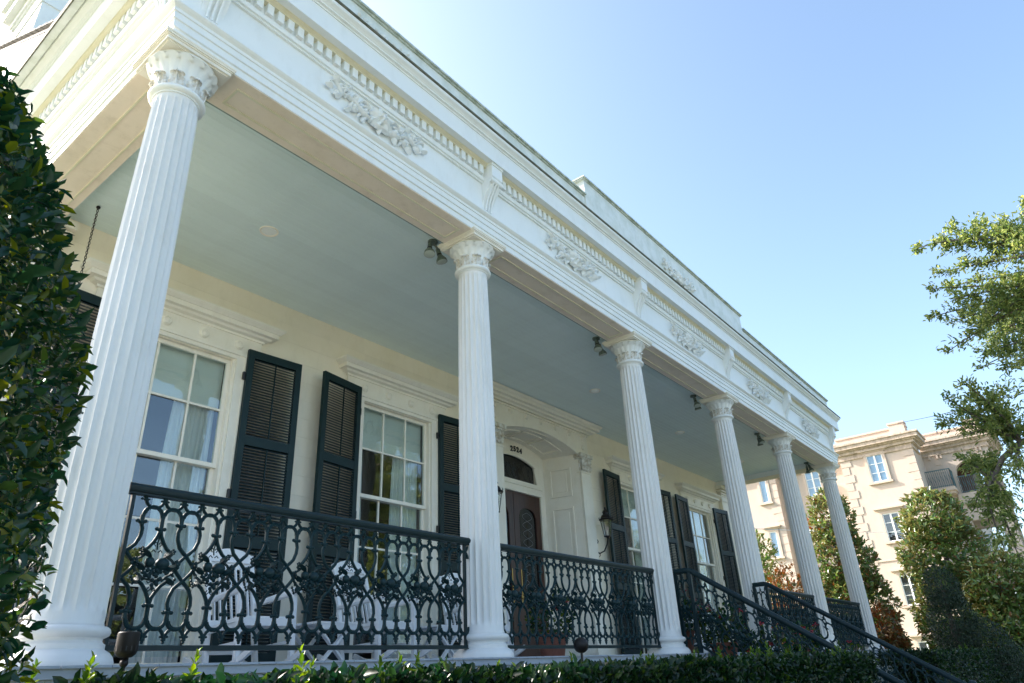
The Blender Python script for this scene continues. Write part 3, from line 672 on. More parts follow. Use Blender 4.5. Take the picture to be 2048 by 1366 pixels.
astr = MB().lathe([(.10, 3.712), (.160, 3.712), (.163, 3.722), (.178, 3.727), (.190, 3.738), (.193, 3.75), (.188, 3.762), (.175, 3.770), (.160, 3.774), (.10, 3.774)], 40).mesh('astragal', M['white'], 40)
# bell with upright water leaves
b = MB(); NL = 16; SP = 6; k = NL * SP; zs = [3.77, 3.80, 3.84, 3.88, 3.91, 3.94, 3.965, 3.985, 4.0, 4.012, 4.02]; rows = []
for i, z in enumerate(zs):
    t = (z - 3.77) / .25; rr = .146 + .012 * t + .085 * t ** 3.0
    for j in range(k):
        ph = (j % SP) / SP; edge = abs(ph - .5) * 2
        d = .009 * (1 - edge ** 2) * min(1, 3 * t) - .004
        zz = z - (.020 * edge ** 2 if t > .86 else .0)
        an = 2 * math.pi * (j - SP / 2) / k; rows.append(((rr + d) * math.cos(an), (rr + d) * math.sin(an), zz))
b.add(rows, [(i * k + j, i * k + (j + 1) % k, (i + 1) * k + (j + 1) % k, (i + 1) * k + j) for i in range(len(zs) - 1) for j in range(k)], True)
b.lathe([(.02, 4.018), (.225, 4.018), (.236, 4.026), (.236, 4.036), (.02, 4.036)], 32); bell_me = b.mesh('capital', M['white'], 50)
b = MB(); a_ = .225
for z0, z1, o in ((4.034, 4.044, .0), (4.0442, 4.070, .018), (4.0702, 4.080, .026), (4.0802, 4.0915, .036)): b.box(-a_ - o, a_ + o, -a_ - o, a_ + o, z0, z1)
b.extrude([(-.24, 4.0915), (-.262, 4.0915), (-.268, 4.098), (-.268, 4.108), (-.24, 4.108)], 'x', -.268, .268)
b.extrude([(.24, 4.0915), (.262, 4.0915), (.268, 4.098), (.268, 4.0995), (.24, 4.0995)], 'x', -.268, .268)
b.box(-.268, -.241, -.241, .241, 4.0916, 4.1075); b.box(.241, .268, -.241, .241, 4.0916, 4.1075); abacus_me = b.mesh('abacus', M['cream'])
def acanthus():
    b = MB(); rows = 12; cols = 8; vs = []
    for i in range(rows + 1):
        t = i / rows
        if t < .68: y = -.162 - .012 * t; z = 3.775 + .104 * t / .68
        else: a = (t - .68) / .32 * 3.3; y = -.170 - .017 * (1 - math.cos(a)) - .003; z = 3.879 + .017 * math.sin(a)
        w = .056 * (1 - .22 * t) * (1 + .16 * math.sin(t * 26)) * (1 if t < .9 else .7)
        for j in range(cols + 1):
            u = -1 + 2 * j / cols; vs.append((u * w, y + .012 * u * u - .004 * math.cos(u * 9.4), z - .008 * abs(u)))
    f = [(i * (cols + 1) + j, i * (cols + 1) + j + 1, (i + 1) * (cols + 1) + j + 1, (i + 1) * (cols + 1) + j) for i in range(rows) for j in range(cols)]
    b.add(vs, f, True); b.tube([(0, -.168, 3.775), (0, -.180, 3.84), (0, -.184, 3.88), (0, -.198, 3.897)], .006, 5)
    me = b.mesh('acanthus_leaf', M['cap'], 50); return me
aca = acanthus(); sh_me = shaft_mesh()
for xc in XS:
    c = link('column', sh_me, house, (xc - (.02 if xc == 0 else 0), 0, 0), (0, 0, R(random.choice((0, 18, 36)))))
    link('base', base_me, c, (0, 0, 0)); link('astragal', astr, c); link('capital', bell_me, c)
    ab = link('abacus', abacus_me, c); ab.rotation_euler = (0, 0, -c.rotation_euler[2])
    for j in range(8): link('acanthus_leaf', aca, c, None, (0, 0, R(45 * j) - c.rotation_euler[2] + R(12)))

# ------------------------------------------------------------------ iron railings
PER = .3418; ZM = .521
def iron_unit():
    b = MB(); p = PER / 3; r_ = .0078
    def T(pts, rr=r_, k=6, y=0): b.tube([(u, y, z) for u, z in pts], rr, k, caps=True)
    def arc(cx_, cz_, rad, a0, a1, n=9): return [(cx_ + rad * math.cos(R(a0 + (a1 - a0) * i / n)), cz_ + rad * math.sin(R(a0 + (a1 - a0) * i / n))) for i in range(n + 1)]
    def mir(pts, s): return [(u, z) if s > 0 else (u, 2 * ZM - z) for u, z in pts]
    for s in (1, -1):
        for c in (-p, 0, p):          # upper row of hanging loops, arches under them
            a = c + p / 2 if c < p else c - 2.5 * p
            uc = c + p / 2 if c + p / 2 <= 1.5 * p + 1e-6 else c - 2.5 * p
            T(mir(arc(uc, .898, p / 2 - .004, 180, 360), s), .0096)
            T(mir([(uc - p / 2 + .004, .846 - .052 + .0)] + arc(uc, .800, p / 2 - .004, 180, 0) + [(uc + p / 2 - .004, .794)], s), .0112, 6)
            T(mir(arc(uc, .800, p / 2 - .013, 170, 10), s), .005, 5, -.007)
        # finials between the loops
        for u in (-p, 0, p):
            for dz, rr in ((.920, .010), (.905, .015), (.888, .010)): z = dz if s > 0 else 2 * ZM - dz; b.ball((u, 0, z), rr, (1, .8, .8), 8, 5)
            for q in (-1, 1): z = .890 if s > 0 else 2 * ZM - .890; b.ball((u + q * .017, 0, z), .009, (1.2, .8, .8), 6, 4)
        # legs
        for u, zc in ((-p, .760), (0, .727), (p, .760)):
            T(mir([(u, .800), (u, zc)], s), .0128)
            z = zc if s > 0 else 2 * ZM - zc
            b.ball((u, 0, z), .020, (1.15, .9, .6), 8, 5)
            for q in (-1, 1): b.ball((u + q * .022, 0, z + (.004 if s > 0 else -.004)), .0115, (1.1, .9, 1), 6, 4); 
            b.ball((u, -.010, z - s * .014), .010, (1, .7, 1.2), 6, 4)
        # strands that cross at the edge of the unit
        for q in (-1, 1):
            e = 1.5 * p
            T(mir([(q * p, .760), (q * (p - .010), .72), (q * (p - .006), .68), (q * (p + .012), .635), (q * (e - .018), .608), (q * e, .5925)], s), .0112)
            T(mir([(q * e, .5925), (q * (e - .024), .566), (q * (e - .044), .543), (q * (e - .057), ZM)], s), .0104)
            # lens strands from the lower collar
            T(mir([(0, .727), (q * .010, .690), (q * .028, .655), (q * .052, .622), (q * .078, .602)], s), [.0118, .0112, .0108, .0105, .010])
            T(mir([(q * .078, .602), (q * .088, .590), (q * .080, .580), (q * .070, .586)], s), .0085, 5)
            T(mir([(q * .05, .598), (q * .07, .575), (q * .095, .560), (q * .110, .535), (q * .112, ZM)], s), .0082, 5)
            T(mir([(q * .012, .632), (q * .022, .645), (q * .012, .655), (q * .004, .645)], s), .0035, 4)
            T(mir([(q * .006, .60), (q * .020, .612), (q * .030, .600)], s), .0035, 4)
    k0 = len(b.v)
    # flowers at the diamond corners, roses and fruit in the lens
    rr = random.Random(3)
    def flower(c, r_, n=6, y=-.01):
        for i in range(n): a = 2 * math.pi * i / n + .3; b.ball((c[0] + r_ * math.cos(a), y, c[1] + r_ * math.sin(a)), r_ * .62, (1, .6, 1), 6, 4)
        b.ball((c[0], y - .008, c[1]), r_ * .6, (1, 1, 1), 6, 4)
    for q in (-1, 1):
        flower((q * .114, ZM + .012), .017, 6); flower((q * .078, .594), .010, 5); b.ball((q * .095, -.01, .487), .013, (1, .8, 1), 6, 4)
        for i in range(3): b.ball((q * (.122 - i * .008), -.006, .465 - i * .014), .009, (1, .8, 1), 5, 4)
        leaflet(b, (q * .05, .50), R(90 + q * -60), .06, .018, -.012); leaflet(b, (q * .03, .56), R(90 - q * 50), .055, .016, -.012); leaflet(b, (q * .06, .47), R(-90 + q * 50), .055, .016, -.012)
    b.ball((.028, -.016, .532), .031, (1.15, .75, .95), 12, 8); b.ball((-.034, -.014, .536), .025, (1, .75, 1), 12, 7); flower((0, .500), .018, 6, -.016)
    for i in range(26):
        a = rr.uniform(-1.2, 1.2); z = rr.uniform(.428, .50); b.ball((a * .052 * (z - .40) / .09, -.012 - .008 * rr.random(), z), .0105, (1, .9, 1), 6, 4)
    b.ball((0, -.01, .418), .009, (1, 1, 1.2), 6, 4)
    T([(-.11, ZM), (-.06, .515), (0, .52), (.06, .515), (.11, ZM)], .006, 5); T([(0, .60), (-.004, .63), (.003, .665), (0, .70)], .004, 4)
    T([(-.10, .49), (-.05, .462), (0, .455), (.05, .462), (.10, .49)], .005, 5)
    b.v[k0:] = [(v[0] * (1.0 if abs(v[0]) > .1 else 1.12), v[1] * 1.25, ZM - .01 + (v[2] - ZM + .01) * 1.16) for v in b.v[k0:]]
    return b
iu = iron_unit(); iu_me = iu.mesh('iron_panel', M['iron'], 60)
def railing(x0, x1, loc=(0, 0, 0), rz=0, L=None, n=8, post0=.17, post1=.15, label=None):
    """runs along local +x from x0 to x1"""
    b = MB(); 
    prof = [(-.030, .921), (.030, .921), (.034, .934), (.036, .950), (.028, .965), (.012, .971), (-.012, .971), (-.028, .965), (-.036, .950), (-.034, .934)]
    b.extrude(prof, 'x', x0, x1); b.box(x0, x1, -.022, .022, .908, .9205)
    tr = b.build('railing', M['rail'], house, loc); tr.rotation_euler = (0, 0, rz)
    a = x0 + .05; e = x1 - .07; sc = (e - a) / (n * PER)
    for i in range(n): link('iron_panel', iu_me, tr, (a + (i + .5) * PER * sc, 0, 0), None, (sc, 1, 1))
    b = MB(); b.box(x0 - .04, x1, -.016, .016, .087, .108); b.box(x0 - .04, x1 + .02, -.024, .024, .080, .0868); b.build('bottom_rail', M['rail'], tr)
    for q in (a - .014, e + .014): MB().box(q - .010, q + .010, -.012, .012, .108, .910).build('upright', M['rail'], tr)
    b = MB()
    for q in (x0 - .03, x1 + .005): b.ball((q, 0, .095), .018, (1.6, 1, .8)); b.ball((q, 0, .945), .02, (1.2, 1, 1))
    b.build('rail_end', M['bronze'], tr)
    return tr
for i in (0, 1, 3, 4): railing(XS[i] + .165, XS[i + 1] - .16)
railing(.20, 2.62, (0, 0, 0), R(90), n=7); railing(.20, 2.62, (XE, 0, 0), R(90), n=7)
# stairs with sloping rails
SLP = .648
def stair_rail(x):
    y1 = -.30; yend = -2.62; zt_ = lambda y: .94 if y > y1 else .94 + SLP * (y - y1)
    b = MB(); b.tube([(x, -.10, .945), (x, y1 + .03, .945), (x, y1 - .03, .93)] + [(x, y1 - .03 + (yend - y1 + .03) * i / 10, zt_(y1 - .03 + (yend - y1 + .03) * i / 10) + .003) for i in range(1, 11)], .034, 10, flat=.8)
    pts = [(x, -.22, .09), (x, y1, .09), (x, yend, .09 + SLP * (yend - y1))]; b.beam(pts[0], pts[1], .03, .025); b.beam(pts[1], pts[2], .03, .025)
    t = b.build('stair_railing', M['rail'], house)
    MB().box(x - .02, x + .02, -.32, -.28, 0, .94).build('newel_post', M['rail'], t); MB().box(x - .02, x + .02, -.13, -.09, .0, .93).build('newel_post', M['rail'], t)
    b = MB(); b.box(x - .03, x + .03, yend - .03, yend + .03, GZ, zt_(yend)); b.ball((x, yend, zt_(yend) + .05), .06, k=12, h=8); b.build('newel_post', M['rail'], t)
    n = 7; step = (y1 - .03 - yend) / n; u = MB()
    vs = [(x + v[1], -v[0] * step / PER, v[2] - SLP * v[0] * step / PER) for v in iu.v]
    u.add(vs, iu.f, True); me = u.mesh('iron_panel', M['iron'], 60)
    for i in range(n):
        yc = y1 - .02 - (i + .5) * step; link('iron_panel', me, t, (0, yc, -.024 + SLP * (yc - y1)))
    u = MB(); u.add([(x + v[1], v[0] * .6, v[2] - .02) for v in iu.v], iu.f, True); u.build('iron_panel', M['iron'], t, (0, -.20, 0))
stair_rail(6.85); stair_rail(9.50)
st = MB()
ns = 10; rise = -GZ / ns; 
stp = empty('steps'); stp.parent = house
for i in range(ns - 1):
    z1 = -rise * (i + 1); y0 = -.37 - .262 * i
    o = MB().box(6.78, 9.57, y0 - .262 - .03, y0 + .0, z1 - .04, z1).build('tread', M['floor'], stp if i >= 0 else None)
    MB().box(6.80, 9.55, y0 - .262, y0, GZ, z1 - .0405).build('riser', M['brick'], stp)

# ------------------------------------------------------------------ porch furniture and lamps
def make_rocker():
    t = empty('rocking_chair'); m = M['chair']
    lean = lambda z: .30 + max(0, z - .40) * .20                 # y of the back at height z (front is -y)
    b = MB(); b.extrude([(-.27, .40), (-.25, .42), (0, .40), (.26, .385), (.26, .365), (0, .378), (-.27, .378)], 'x', -.25, .25); b.build('seat', m, t)
    b = MB(); b.box(-.255, .255, -.275, -.25, .34, .40); b.box(-.255, .255, -.275, -.25, .15, .18); b.box(-.235, -.21, -.25, .28, .34, .39); b.box(.21, .235, -.25, .28, .34, .39); b.box(-.24, .24, .26, .285, .17, .20); b.box(-.24, -.215, -.25, .28, .20, .225); b.box(.215, .24, -.25, .28, .20, .225); b.build('stretcher', m, t)
    for s in (-1, 1):
        MB().beam((s * .255, -.27, .03), (s * .255, -.27, .615), .042, .042).build('front_leg', m, t)
        MB().beam((s * .235, .25, .03), (s * .225, .34, .60), .042, .042).build('back_leg', m, t)
        MB().beam((s * .225, .34, .60), (s * .215, .455, 1.07), .040, .040).build('back_post', m, t)
        b = MB(); b.tube([(s * .26, -.34, .625), (s * .26, -.28, .632), (s * .255, 0, .622), (s * .24, .345, .61)], [.028, .036, .032, .024], 8, flat=1); b.xf(Matrix.Translation((0, 0, 0))); b.build('armrest', m, t)
        pts = [(s * .25, -.50 + i * .11, .028 + .00 + .16 * ((-.50 + i * .11 - .02) / .62) ** 2) for i in range(11)]
        b = MB(); 
        for i in range(10): b.beam(pts[i], (pts[i + 1][0], pts[i + 1][1] + .004, pts[i + 1][2]), .03, .045)
        b.build('rocker', m, t)
    for i in range(7):
        x = -.168 + i * .056; MB().beam((x, lean(.43) + .0, .43), (x * .97, lean(.955) + .02, .955), .027, .012, (1, 0, 0)).build('slat', m, t)
    b = MB(); b.beam((-.215, lean(.43), .43), (.215, lean(.43), .43), .022, .05); b.build('lower_rail', m, t)
    # crest with a hand slot
    b = MB(); y = lean(1.03); top = lambda u: 1.06 + .062 * (1 - (u / .225) ** 2); us = [-.225 + .45 * i / 18 for i in range(19)]
    for i in range(18):
        u0, u1 = us[i], us[i + 1]; mid = abs((u0 + u1) / 2) < .05
        segs = [(.992, 1.045, None), (1.063, None, 1)] if mid else [(.992, None, 1)]
        for a, c_, tp in segs:
            t0, t1 = (top(u0), top(u1)) if tp else (c_, c_)
            b.add([(u0, y - .012, a), (u1, y - .012, a), (u1, y - .004, t1), (u0, y - .004, t0), (u0, y + .010, a), (u1, y + .010, a), (u1, y + .018, t1), (u0, y + .018, t0)], [(0, 1, 2, 3), (4, 7, 6, 5), (0, 4, 5, 1), (3, 2, 6, 7), (0, 3, 7, 4), (1, 5, 6, 2)])
    b.build('crest_rail', m, t)
    MB().beam((-.21, lean(.95) + .034, .965), (.21, lean(.95) + .034, .965), .014, .06).build('upper_rail', m, t); return t
rk = make_rocker(); tag(rk, 'white slatted rocking chair on the porch, nearest the left end behind the first railing', 'rocking chair', 'white rocking chairs along the porch')
rk.location = (2.13, 1.72, 0); rk.rotation_euler = (R(-3), 0, R(-2))
r2 = copy_tree(rk); r2.location = (3.60, 1.72, 0); r2.rotation_euler = (R(-2), 0, R(3)); r2['label'] = 'white slatted rocking chair in front of the second window, between the two folding tables'
r3 = copy_tree(rk); r3.location = (5.20, 1.72, 0); r3.rotation_euler = (R(-3), 0, R(-9)); r3['label'] = 'white slatted rocking chair partly hidden behind the second column from the left'
r4 = copy_tree(rk); r4.location = (10.9, 1.7, 0); r4.rotation_euler = (R(-3), 0, R(8)); r4['label'] = 'white rocking chair past the entrance, glimpsed beside the third column'
def make_table():
    t = empty('folding_table'); m = M['chair']
    for i in range(6): MB().box(-.235, .235, -.235 + i * .0795, -.235 + i * .0795 + .072, .378, .396).build('slat', m, t)
    for y in (-.232, .214): MB().box(-.225, .225, y, y + .018, .33, .3775).build('apron', m, t)
    for y in (-.20, .20):
        MB().beam((-.20, y, .0), (.19, y + .02, .375), .02, .045, (0, 1, 0)).build('leg', m, t)
        MB().beam((.20, y + .045, .0), (-.19, y + .045, .375), .02, .045, (0, 1, 0)).build('leg', m, t)
    return t
tb = make_table(); tag(tb, 'low white folding side table with crossed legs between the first two rocking chairs', 'side table', 'white folding tables on the porch'); tb.location = (2.82, 1.62, 0)
t2 = copy_tree(tb); t2.location = (4.36, 1.62, 0); t2['label'] = 'low white folding side table with crossed legs just left of the second column'

# porch swing on chains at the left end
def make_swing():
    t = empty('porch_swing', (.22, 1.6, 0)); m = M['chair']
    for i in range(8): MB().box(-.28 + i * .07, -.28 + i * .07 + .055, -.62, .62, .45, .47).build('seat_slat', m, t)
    for i in range(12): MB().beam((-.30, -.60 + i * .109, .48), (-.40, -.60 + i * .109, .98), .05, .015, (0, 1, 0)).build('back_slat', m, t)
    b = MB(); b.beam((-.40, -.64, .98), (-.40, .64, .98), .03, .07); b.beam((-.30, -.64, .46), (-.30, .64, .46), .04, .06); b.beam((.26, -.64, .43), (.26, .64, .43), .04, .05); b.beam((-.33, -.62, .70), (.26, -.62, .70), .05, .03); b.beam((-.33, .62, .70), (.26, .62, .70), .05, .03); b.beam((.24, -.62, .44), (.24, -.62, .70), .04, .04); b.beam((.24, .62, .44), (.24, .62, .70), .04, .04); b.build('frame', m, t)
    ring = MB(); ring.tube([(.009 * math.cos(a), 0, .017 * math.sin(a)) for a in [k * .6283 for k in range(11)]], .0035, 5, caps=False); rm = ring.mesh('link', M['bronze'])
    for (xa, ya, xb, yb_) in ((.13, .73, .24, .62), (.13, -.73, .24, -.62)):
        top = Vector((xa, ya, 4.20)); jt = Vector((xa + .0, ya - .02 * (1 if ya > 0 else -1), 1.55)); ch = MB()
        # each side: one long chain, many small links joined
        for (p, q) in ((top, jt), (jt, Vector((.24, yb_, .70))), (jt, Vector((-.36, yb_, .72)))):
            n = int((q - p).length / .027); d = (q - p).normalized(); rot = d.to_track_quat('Z', 'X').to_matrix().to_4x4()
            for i in range(n):
                mtx = Matrix.Translation(p + (q - p) * ((i + .5) / n)) @ rot @ Matrix.Rotation(R(90) * (i % 2), 4, 'Z')
                ch.add([mtx @ Vector(v) for v in ring.v], ring.f, True)
        ch.ball(tuple(top), .02); o = ch.build('chain', M['bronze'], t); o['kind'] = 'stuff'
    return t
tag(make_swing(), 'white slatted porch swing hung on long chains at the left end of the porch', 'porch swing')

# ceiling lights
for i, x in enumerate((1.70, 4.87, 8.11, 11.37, 14.55)):
    t = empty('ceiling_light', (x, 1.49, ZC))
    b = MB(); b.lathe([(.078, .002), (.078, -.006), (.094, -.012), (.098, -.004), (.098, .002)], 28, close=False); b.build('trim_ring', M['cream'], t)
    b = MB(); dz = -.006 if i == 0 else -.035
    b.lathe([(.001, dz), (.04, dz * .9), (.066, dz * .5 - .002), (.079, -.001)], 28, close=False); b.build('lens', M['lamp'], t)
    tag(t, ['round flush ceiling light over the first porch bay, left of the second column', 'round ceiling light hidden behind the second column', 'domed white ceiling light in front of the entrance, left of the third column', 'domed white ceiling light between the third and fourth columns', 'domed white ceiling light at the far right end of the ceiling'][i], 'ceiling light', 'lights in the porch ceiling')
# twin floodlights
def make_spot():
    t = empty('floodlight'); 
    b = MB(); b.lathe([(.001, .0), (.055, 0), (.055, -.022), (.04, -.03), (.001, -.03)], 16, close=False); b.build('mounting_plate', M['green_lamp'], t)
    for s in (-1, 1):
        b = MB(); b.tube([(s * .02, 0, -.025), (s * .045, -.01, -.05), (s * .062, -.015, -.085)], .013, 8); b.tube([(s * .062, -.015, -.08), (s * .078, -.025, -.14)], [.024, .026], 10); b.build('arm', M['green_lamp'], t)
        b = MB(); b.tube([(s * .078, -.025, -.138), (s * .081, -.027, -.15)], .028, 12); b.build('collar', M['black'], t)
        b = MB(); b.tube([(s * .081, -.027, -.15), (s * .088, -.033, -.175), (s * .096, -.040, -.205), (s * .102, -.044, -.235)], [.024, .036, .056, .062], 16); b.build('bulb', M['green_lamp'], t)
        b = MB(); b.tube([(s * .102, -.044, -.2352), (s * .1035, -.045, -.241)], [.060, .050], 16); b.build('lens', mat('dull_lamp_lens', (.42, .46, .40), .3), t)
    return t
sp0 = make_spot()
for i in range(1, 6):
    o = sp0 if i == 1 else copy_tree(sp0); o.location = (XS[i] - .24, .36, ZC); o.rotation_euler = (0, 0, R(-6 + 9 * i))
    tag(o, 'twin floodlight under the porch ceiling beside the %s column from the left' % ['', 'second', 'third', 'fourth', 'fifth', 'sixth'][i], 'floodlight', 'twin floodlights behind the column tops')
# wall lanterns
def make_lantern():
    t = empty('wall_lantern'); m = M['bronze']
    b = MB(); b.box(-.045, .045, -.012, .0, -.42, -.02); b.tube([(0, -.01, -.30), (0, -.10, -.36), (0, -.20, -.33), (0, -.27, -.22), (0, -.30, -.10)], .012, 8)
    b.tube([(0, -.01, -.12), (0, -.06, -.10), (0, -.09, -.14), (0, -.07, -.18)], .008, 6); b.tube([(0, -.02, -.38), (0, -.08, -.42), (0, -.11, -.39), (0, -.09, -.36)], .007, 6); b.build('bracket', m, t)
    zb, zt2 = -.08, .20; rb, rt = .060, .105
    b = MB(); b.lathe([(.001, zb - .05), (.02, zb - .045), (.03, zb - .02), (rb + .01, zb - .012), (rb + .01, zb), (.001, zb)], 6, (0, -.30)); b.build('base', m, t)
    b = MB()
    for i in range(6):
        a = math.pi / 3 * i; b.tube([(rb * math.cos(a), -.30 + rb * math.sin(a), zb), (rt * math.cos(a), -.30 + rt * math.sin(a), zt2)], .006, 5)
    b.build('cage', m, t)
    b = MB(); b.lathe([(rb - .004, zb), (rt - .004, zt2)], 6, (0, -.30), close=False); b.build('glass', GLASS, t)
    b = MB(); b.lathe([(rt + .02, zt2), (rt + .028, zt2 + .012), (rt + .02, zt2 + .03), (rt - .005, zt2 + .04), (rt - .01, zt2 + .06), (.075, zt2 + .095), (.05, zt2 + .11), (.05, zt2 + .145), (.062, zt2 + .15), (.04, zt2 + .18), (.02, zt2 + .20), (.018, zt2 + .23), (.001, zt2 + .25)], 12, (0, -.30))
    for i in range(6):
        a = math.pi / 3 * i; x, y = (rt + .012) * math.cos(a), -.30 + (rt + .012) * math.sin(a); b.tube([(x, y, zt2 + .02), (x * 1.08, y + .01 * math.sin(a), zt2 + .05), (x * 1.0, y, zt2 + .075)], [.009, .007, .002], 5)
    b.build('roof', m, t)
    b = MB(); b.tube([(0, -.30, zb), (0, -.30, zb + .10)], .012, 8); b.build('candle', M['cream'], t); return t
ln = make_lantern(); ln.location = (9.63, D - .01, 2.16); tag(ln, 'six sided dark metal wall lantern right of the entrance', 'lantern', 'lanterns flanking the entrance')
l2 = copy_tree(ln); l2.location = (6.44, D - .01, 2.16); l2['label'] = 'dark metal wall lantern left of the entrance, only its edge showing past the second column'
# mat by the door
b = MB(); b.box(7.5, 8.7, 1.9, 2.5, .001, .018); tag(b.build('doormat', mat('coir', (.12, .07, .04), .95, var=.3, scale=60)), 'brown coir doormat in front of the double doors', 'doormat')

# uplights in front of the railing
def uplight(name, loc, s, label, cat, ball=False):
    t = empty(name, loc)
    if ball:
        MB().ball((0, 0, .06), .055 * s, (1, 1, .95), 16, 10).build('globe', M['bronze'], t)
        b = MB(); b.tube([(0, 0, .015), (0, 0, -.5)], .009 * s, 8); b.build('stake', M['black'], t)
    else:
        b = MB(); b.lathe([(.001, .09), (.050, .09), (.056, .084), (.057, -.005), (.050, -.022), (.035, -.036), (.001, -.042)], 24); b.xf(Matrix.Scale(s, 4)); b.build('housing', M['bronze'], t)
        b = MB()
        for i in range(14):
            a = 2 * math.pi * i / 14; b.box(-.003, .003, .0545, .0585, -.006, .018, Matrix.Rotation(a, 4, 'Z'))
        b.xf(Matrix.Scale(s, 4)); b.build('fins', M['black'], t)
        b = MB(); b.ball((0, 0, -.065 * s), .022 * s, k=12, h=8); b.tube([(0, 0, -.07 * s), (0, 0, -.5)], .010 * s, 8); b.build('stake', M['bronze'], t)
    tag(t, label, cat)
uplight('garden_uplight', (-.012, -.72, .045), .82, 'dark finned garden uplight on a stake at the foot of the first column', 'garden light')
uplight('garden_globe', (4.05, -.45, .02), 1.25, 'dark round globe garden light in front of the second railing', 'garden light', True)

# ------------------------------------------------------------------ planting
def foliage(name, P, N, L, Wd, m, parent=None, kind='stuff', up=.45, out=.55):
    n = len(P); rd = rand_dirs(n); Dn = nrm(N * out + rd * .9 + np.array([[0, 0, up]])); F = nrm(N * .85 + rand_dirs(n) * .55 + np.array([[0, 0, .75]]))
    me = leaf_mesh(name, P, Dn, F, L, Wd, m); o = link(name, me, parent)
    if kind: o['kind'] = kind
    return o
def hedge(x0, x1, y0, y1, ztop, n, label, shoots, seed):
    t = empty('hedge', ((x0 + x1) / 2, (y0 + y1) / 2, GZ)); tag(t, label, 'hedge', 'clipped hedges in front of the porch'); loc = np.array([(x0 + x1) / 2, (y0 + y1) / 2, GZ])
    # front face, top, back; denser near the top
    def face(k, which):
        u = rng.random(k); P = np.zeros((k, 3)); P[:, 0] = x0 + u * (x1 - x0)
        if which == 'f': zz = rng.random(k) ** .6; P[:, 1] = y0; P[:, 2] = GZ + .05 + zz * (ztop - GZ - .05); Nn = np.tile([0, -1, 0.], (k, 1))
        elif which == 't': P[:, 1] = y0 + rng.random(k) * (y1 - y0); P[:, 2] = ztop; Nn = np.tile([0, 0, 1.], (k, 1))
        elif which == 'e': e = (rng.random(k) < .5); P[:, 0] = np.where(e, x0, x1); P[:, 1] = y0 + rng.random(k) * (y1 - y0); P[:, 2] = ztop - rng.random(k) ** 1.3 * (ztop - GZ); Nn = np.stack([np.where(e, -1., 1.), np.zeros(k), np.zeros(k)], 1)
        else: P[:, 1] = y1; P[:, 2] = ztop - rng.random(k) ** 1.5 * (ztop - GZ); Nn = np.tile([0, 1, 0.], (k, 1))
        P -= Nn * (rng.random(k)[:, None] ** 1.5 * .13 + .03); P[:, 2] += .028 * nz(P, 3.4, seed) + .012 * nz(P, 17, seed); P[:, 1] += .03 * nz(P, 4, seed); return P, Nn
    A = [face(int(n * .5), 'f'), face(int(n * .42), 't'), face(int(n * .08), 'b'), face(5200, 'e')]
    P = np.concatenate([a[0] for a in A]) - loc; Nn = np.concatenate([a[1] for a in A]); Ls = rng.uniform(.034, .060, len(P))
    foliage('foliage', P, Nn, Ls, Ls * .52, LEAF['hedge'], t)
    b = MB(); b.box(x0 + .17, x1 - .17, y0 + .14, y1 - .14, GZ, ztop - .15); b.xf(Matrix.Translation(tuple(-loc))); b.build('dark_core', mat('hedge_core', (.012, .018, .008), .95, var=.6, scale=40), t)  # solid near-black core stands in for the shaded inside of the hedge
    # new growth: upright sprigs of pale leaves
    Ps, Ds, Ns = [], [], []
    me_s = []
    for v in range(5):
        pts, dd, nn = [], [], []; st_ = MB(); h = .05 + .02 * v
        for i in range(8 + v):
            f = i / (7 + v); a = i * 2.4; p = np.array([.006 * math.sin(3 * f), 0, h * f]); pts.append(p); e = R(25 + 50 * f); dd.append([math.cos(a) * math.cos(e), math.sin(a) * math.cos(e), math.sin(e)]); nn.append([-math.cos(a) * math.sin(e), -math.sin(a) * math.sin(e), math.cos(e)])
        me_s.append(leaf_mesh('new_shoot', pts, dd, nn, np.linspace(.056, .036, len(pts)), np.linspace(.026, .017, len(pts)), LEAF['shoot']))
    for i in range(shoots):
        x = x0 + (x1 - x0) * random.random(); y = random.uniform(y0 + .02, y1 - .1)
        link('new_shoot', me_s[i % 5], t, (x - loc[0], y - loc[1], ztop - loc[2] + random.uniform(-.045, .0)), (random.uniform(-.25, .25), random.uniform(-.25, .25), random.random() * 6.28), (random.uniform(.6, 1.0),) * 3)
    return t
hedge(-.72, 6.55, -2.25, -1.5, -.118, 64000, 'long dark green clipped hedge left of the steps, with pale new shoots along its top', 52, 1)
hedge(9.95, 22, -2.25, -1.5, -.10, 26000, 'dark clipped hedge on the far right side of the steps', 20, 5)

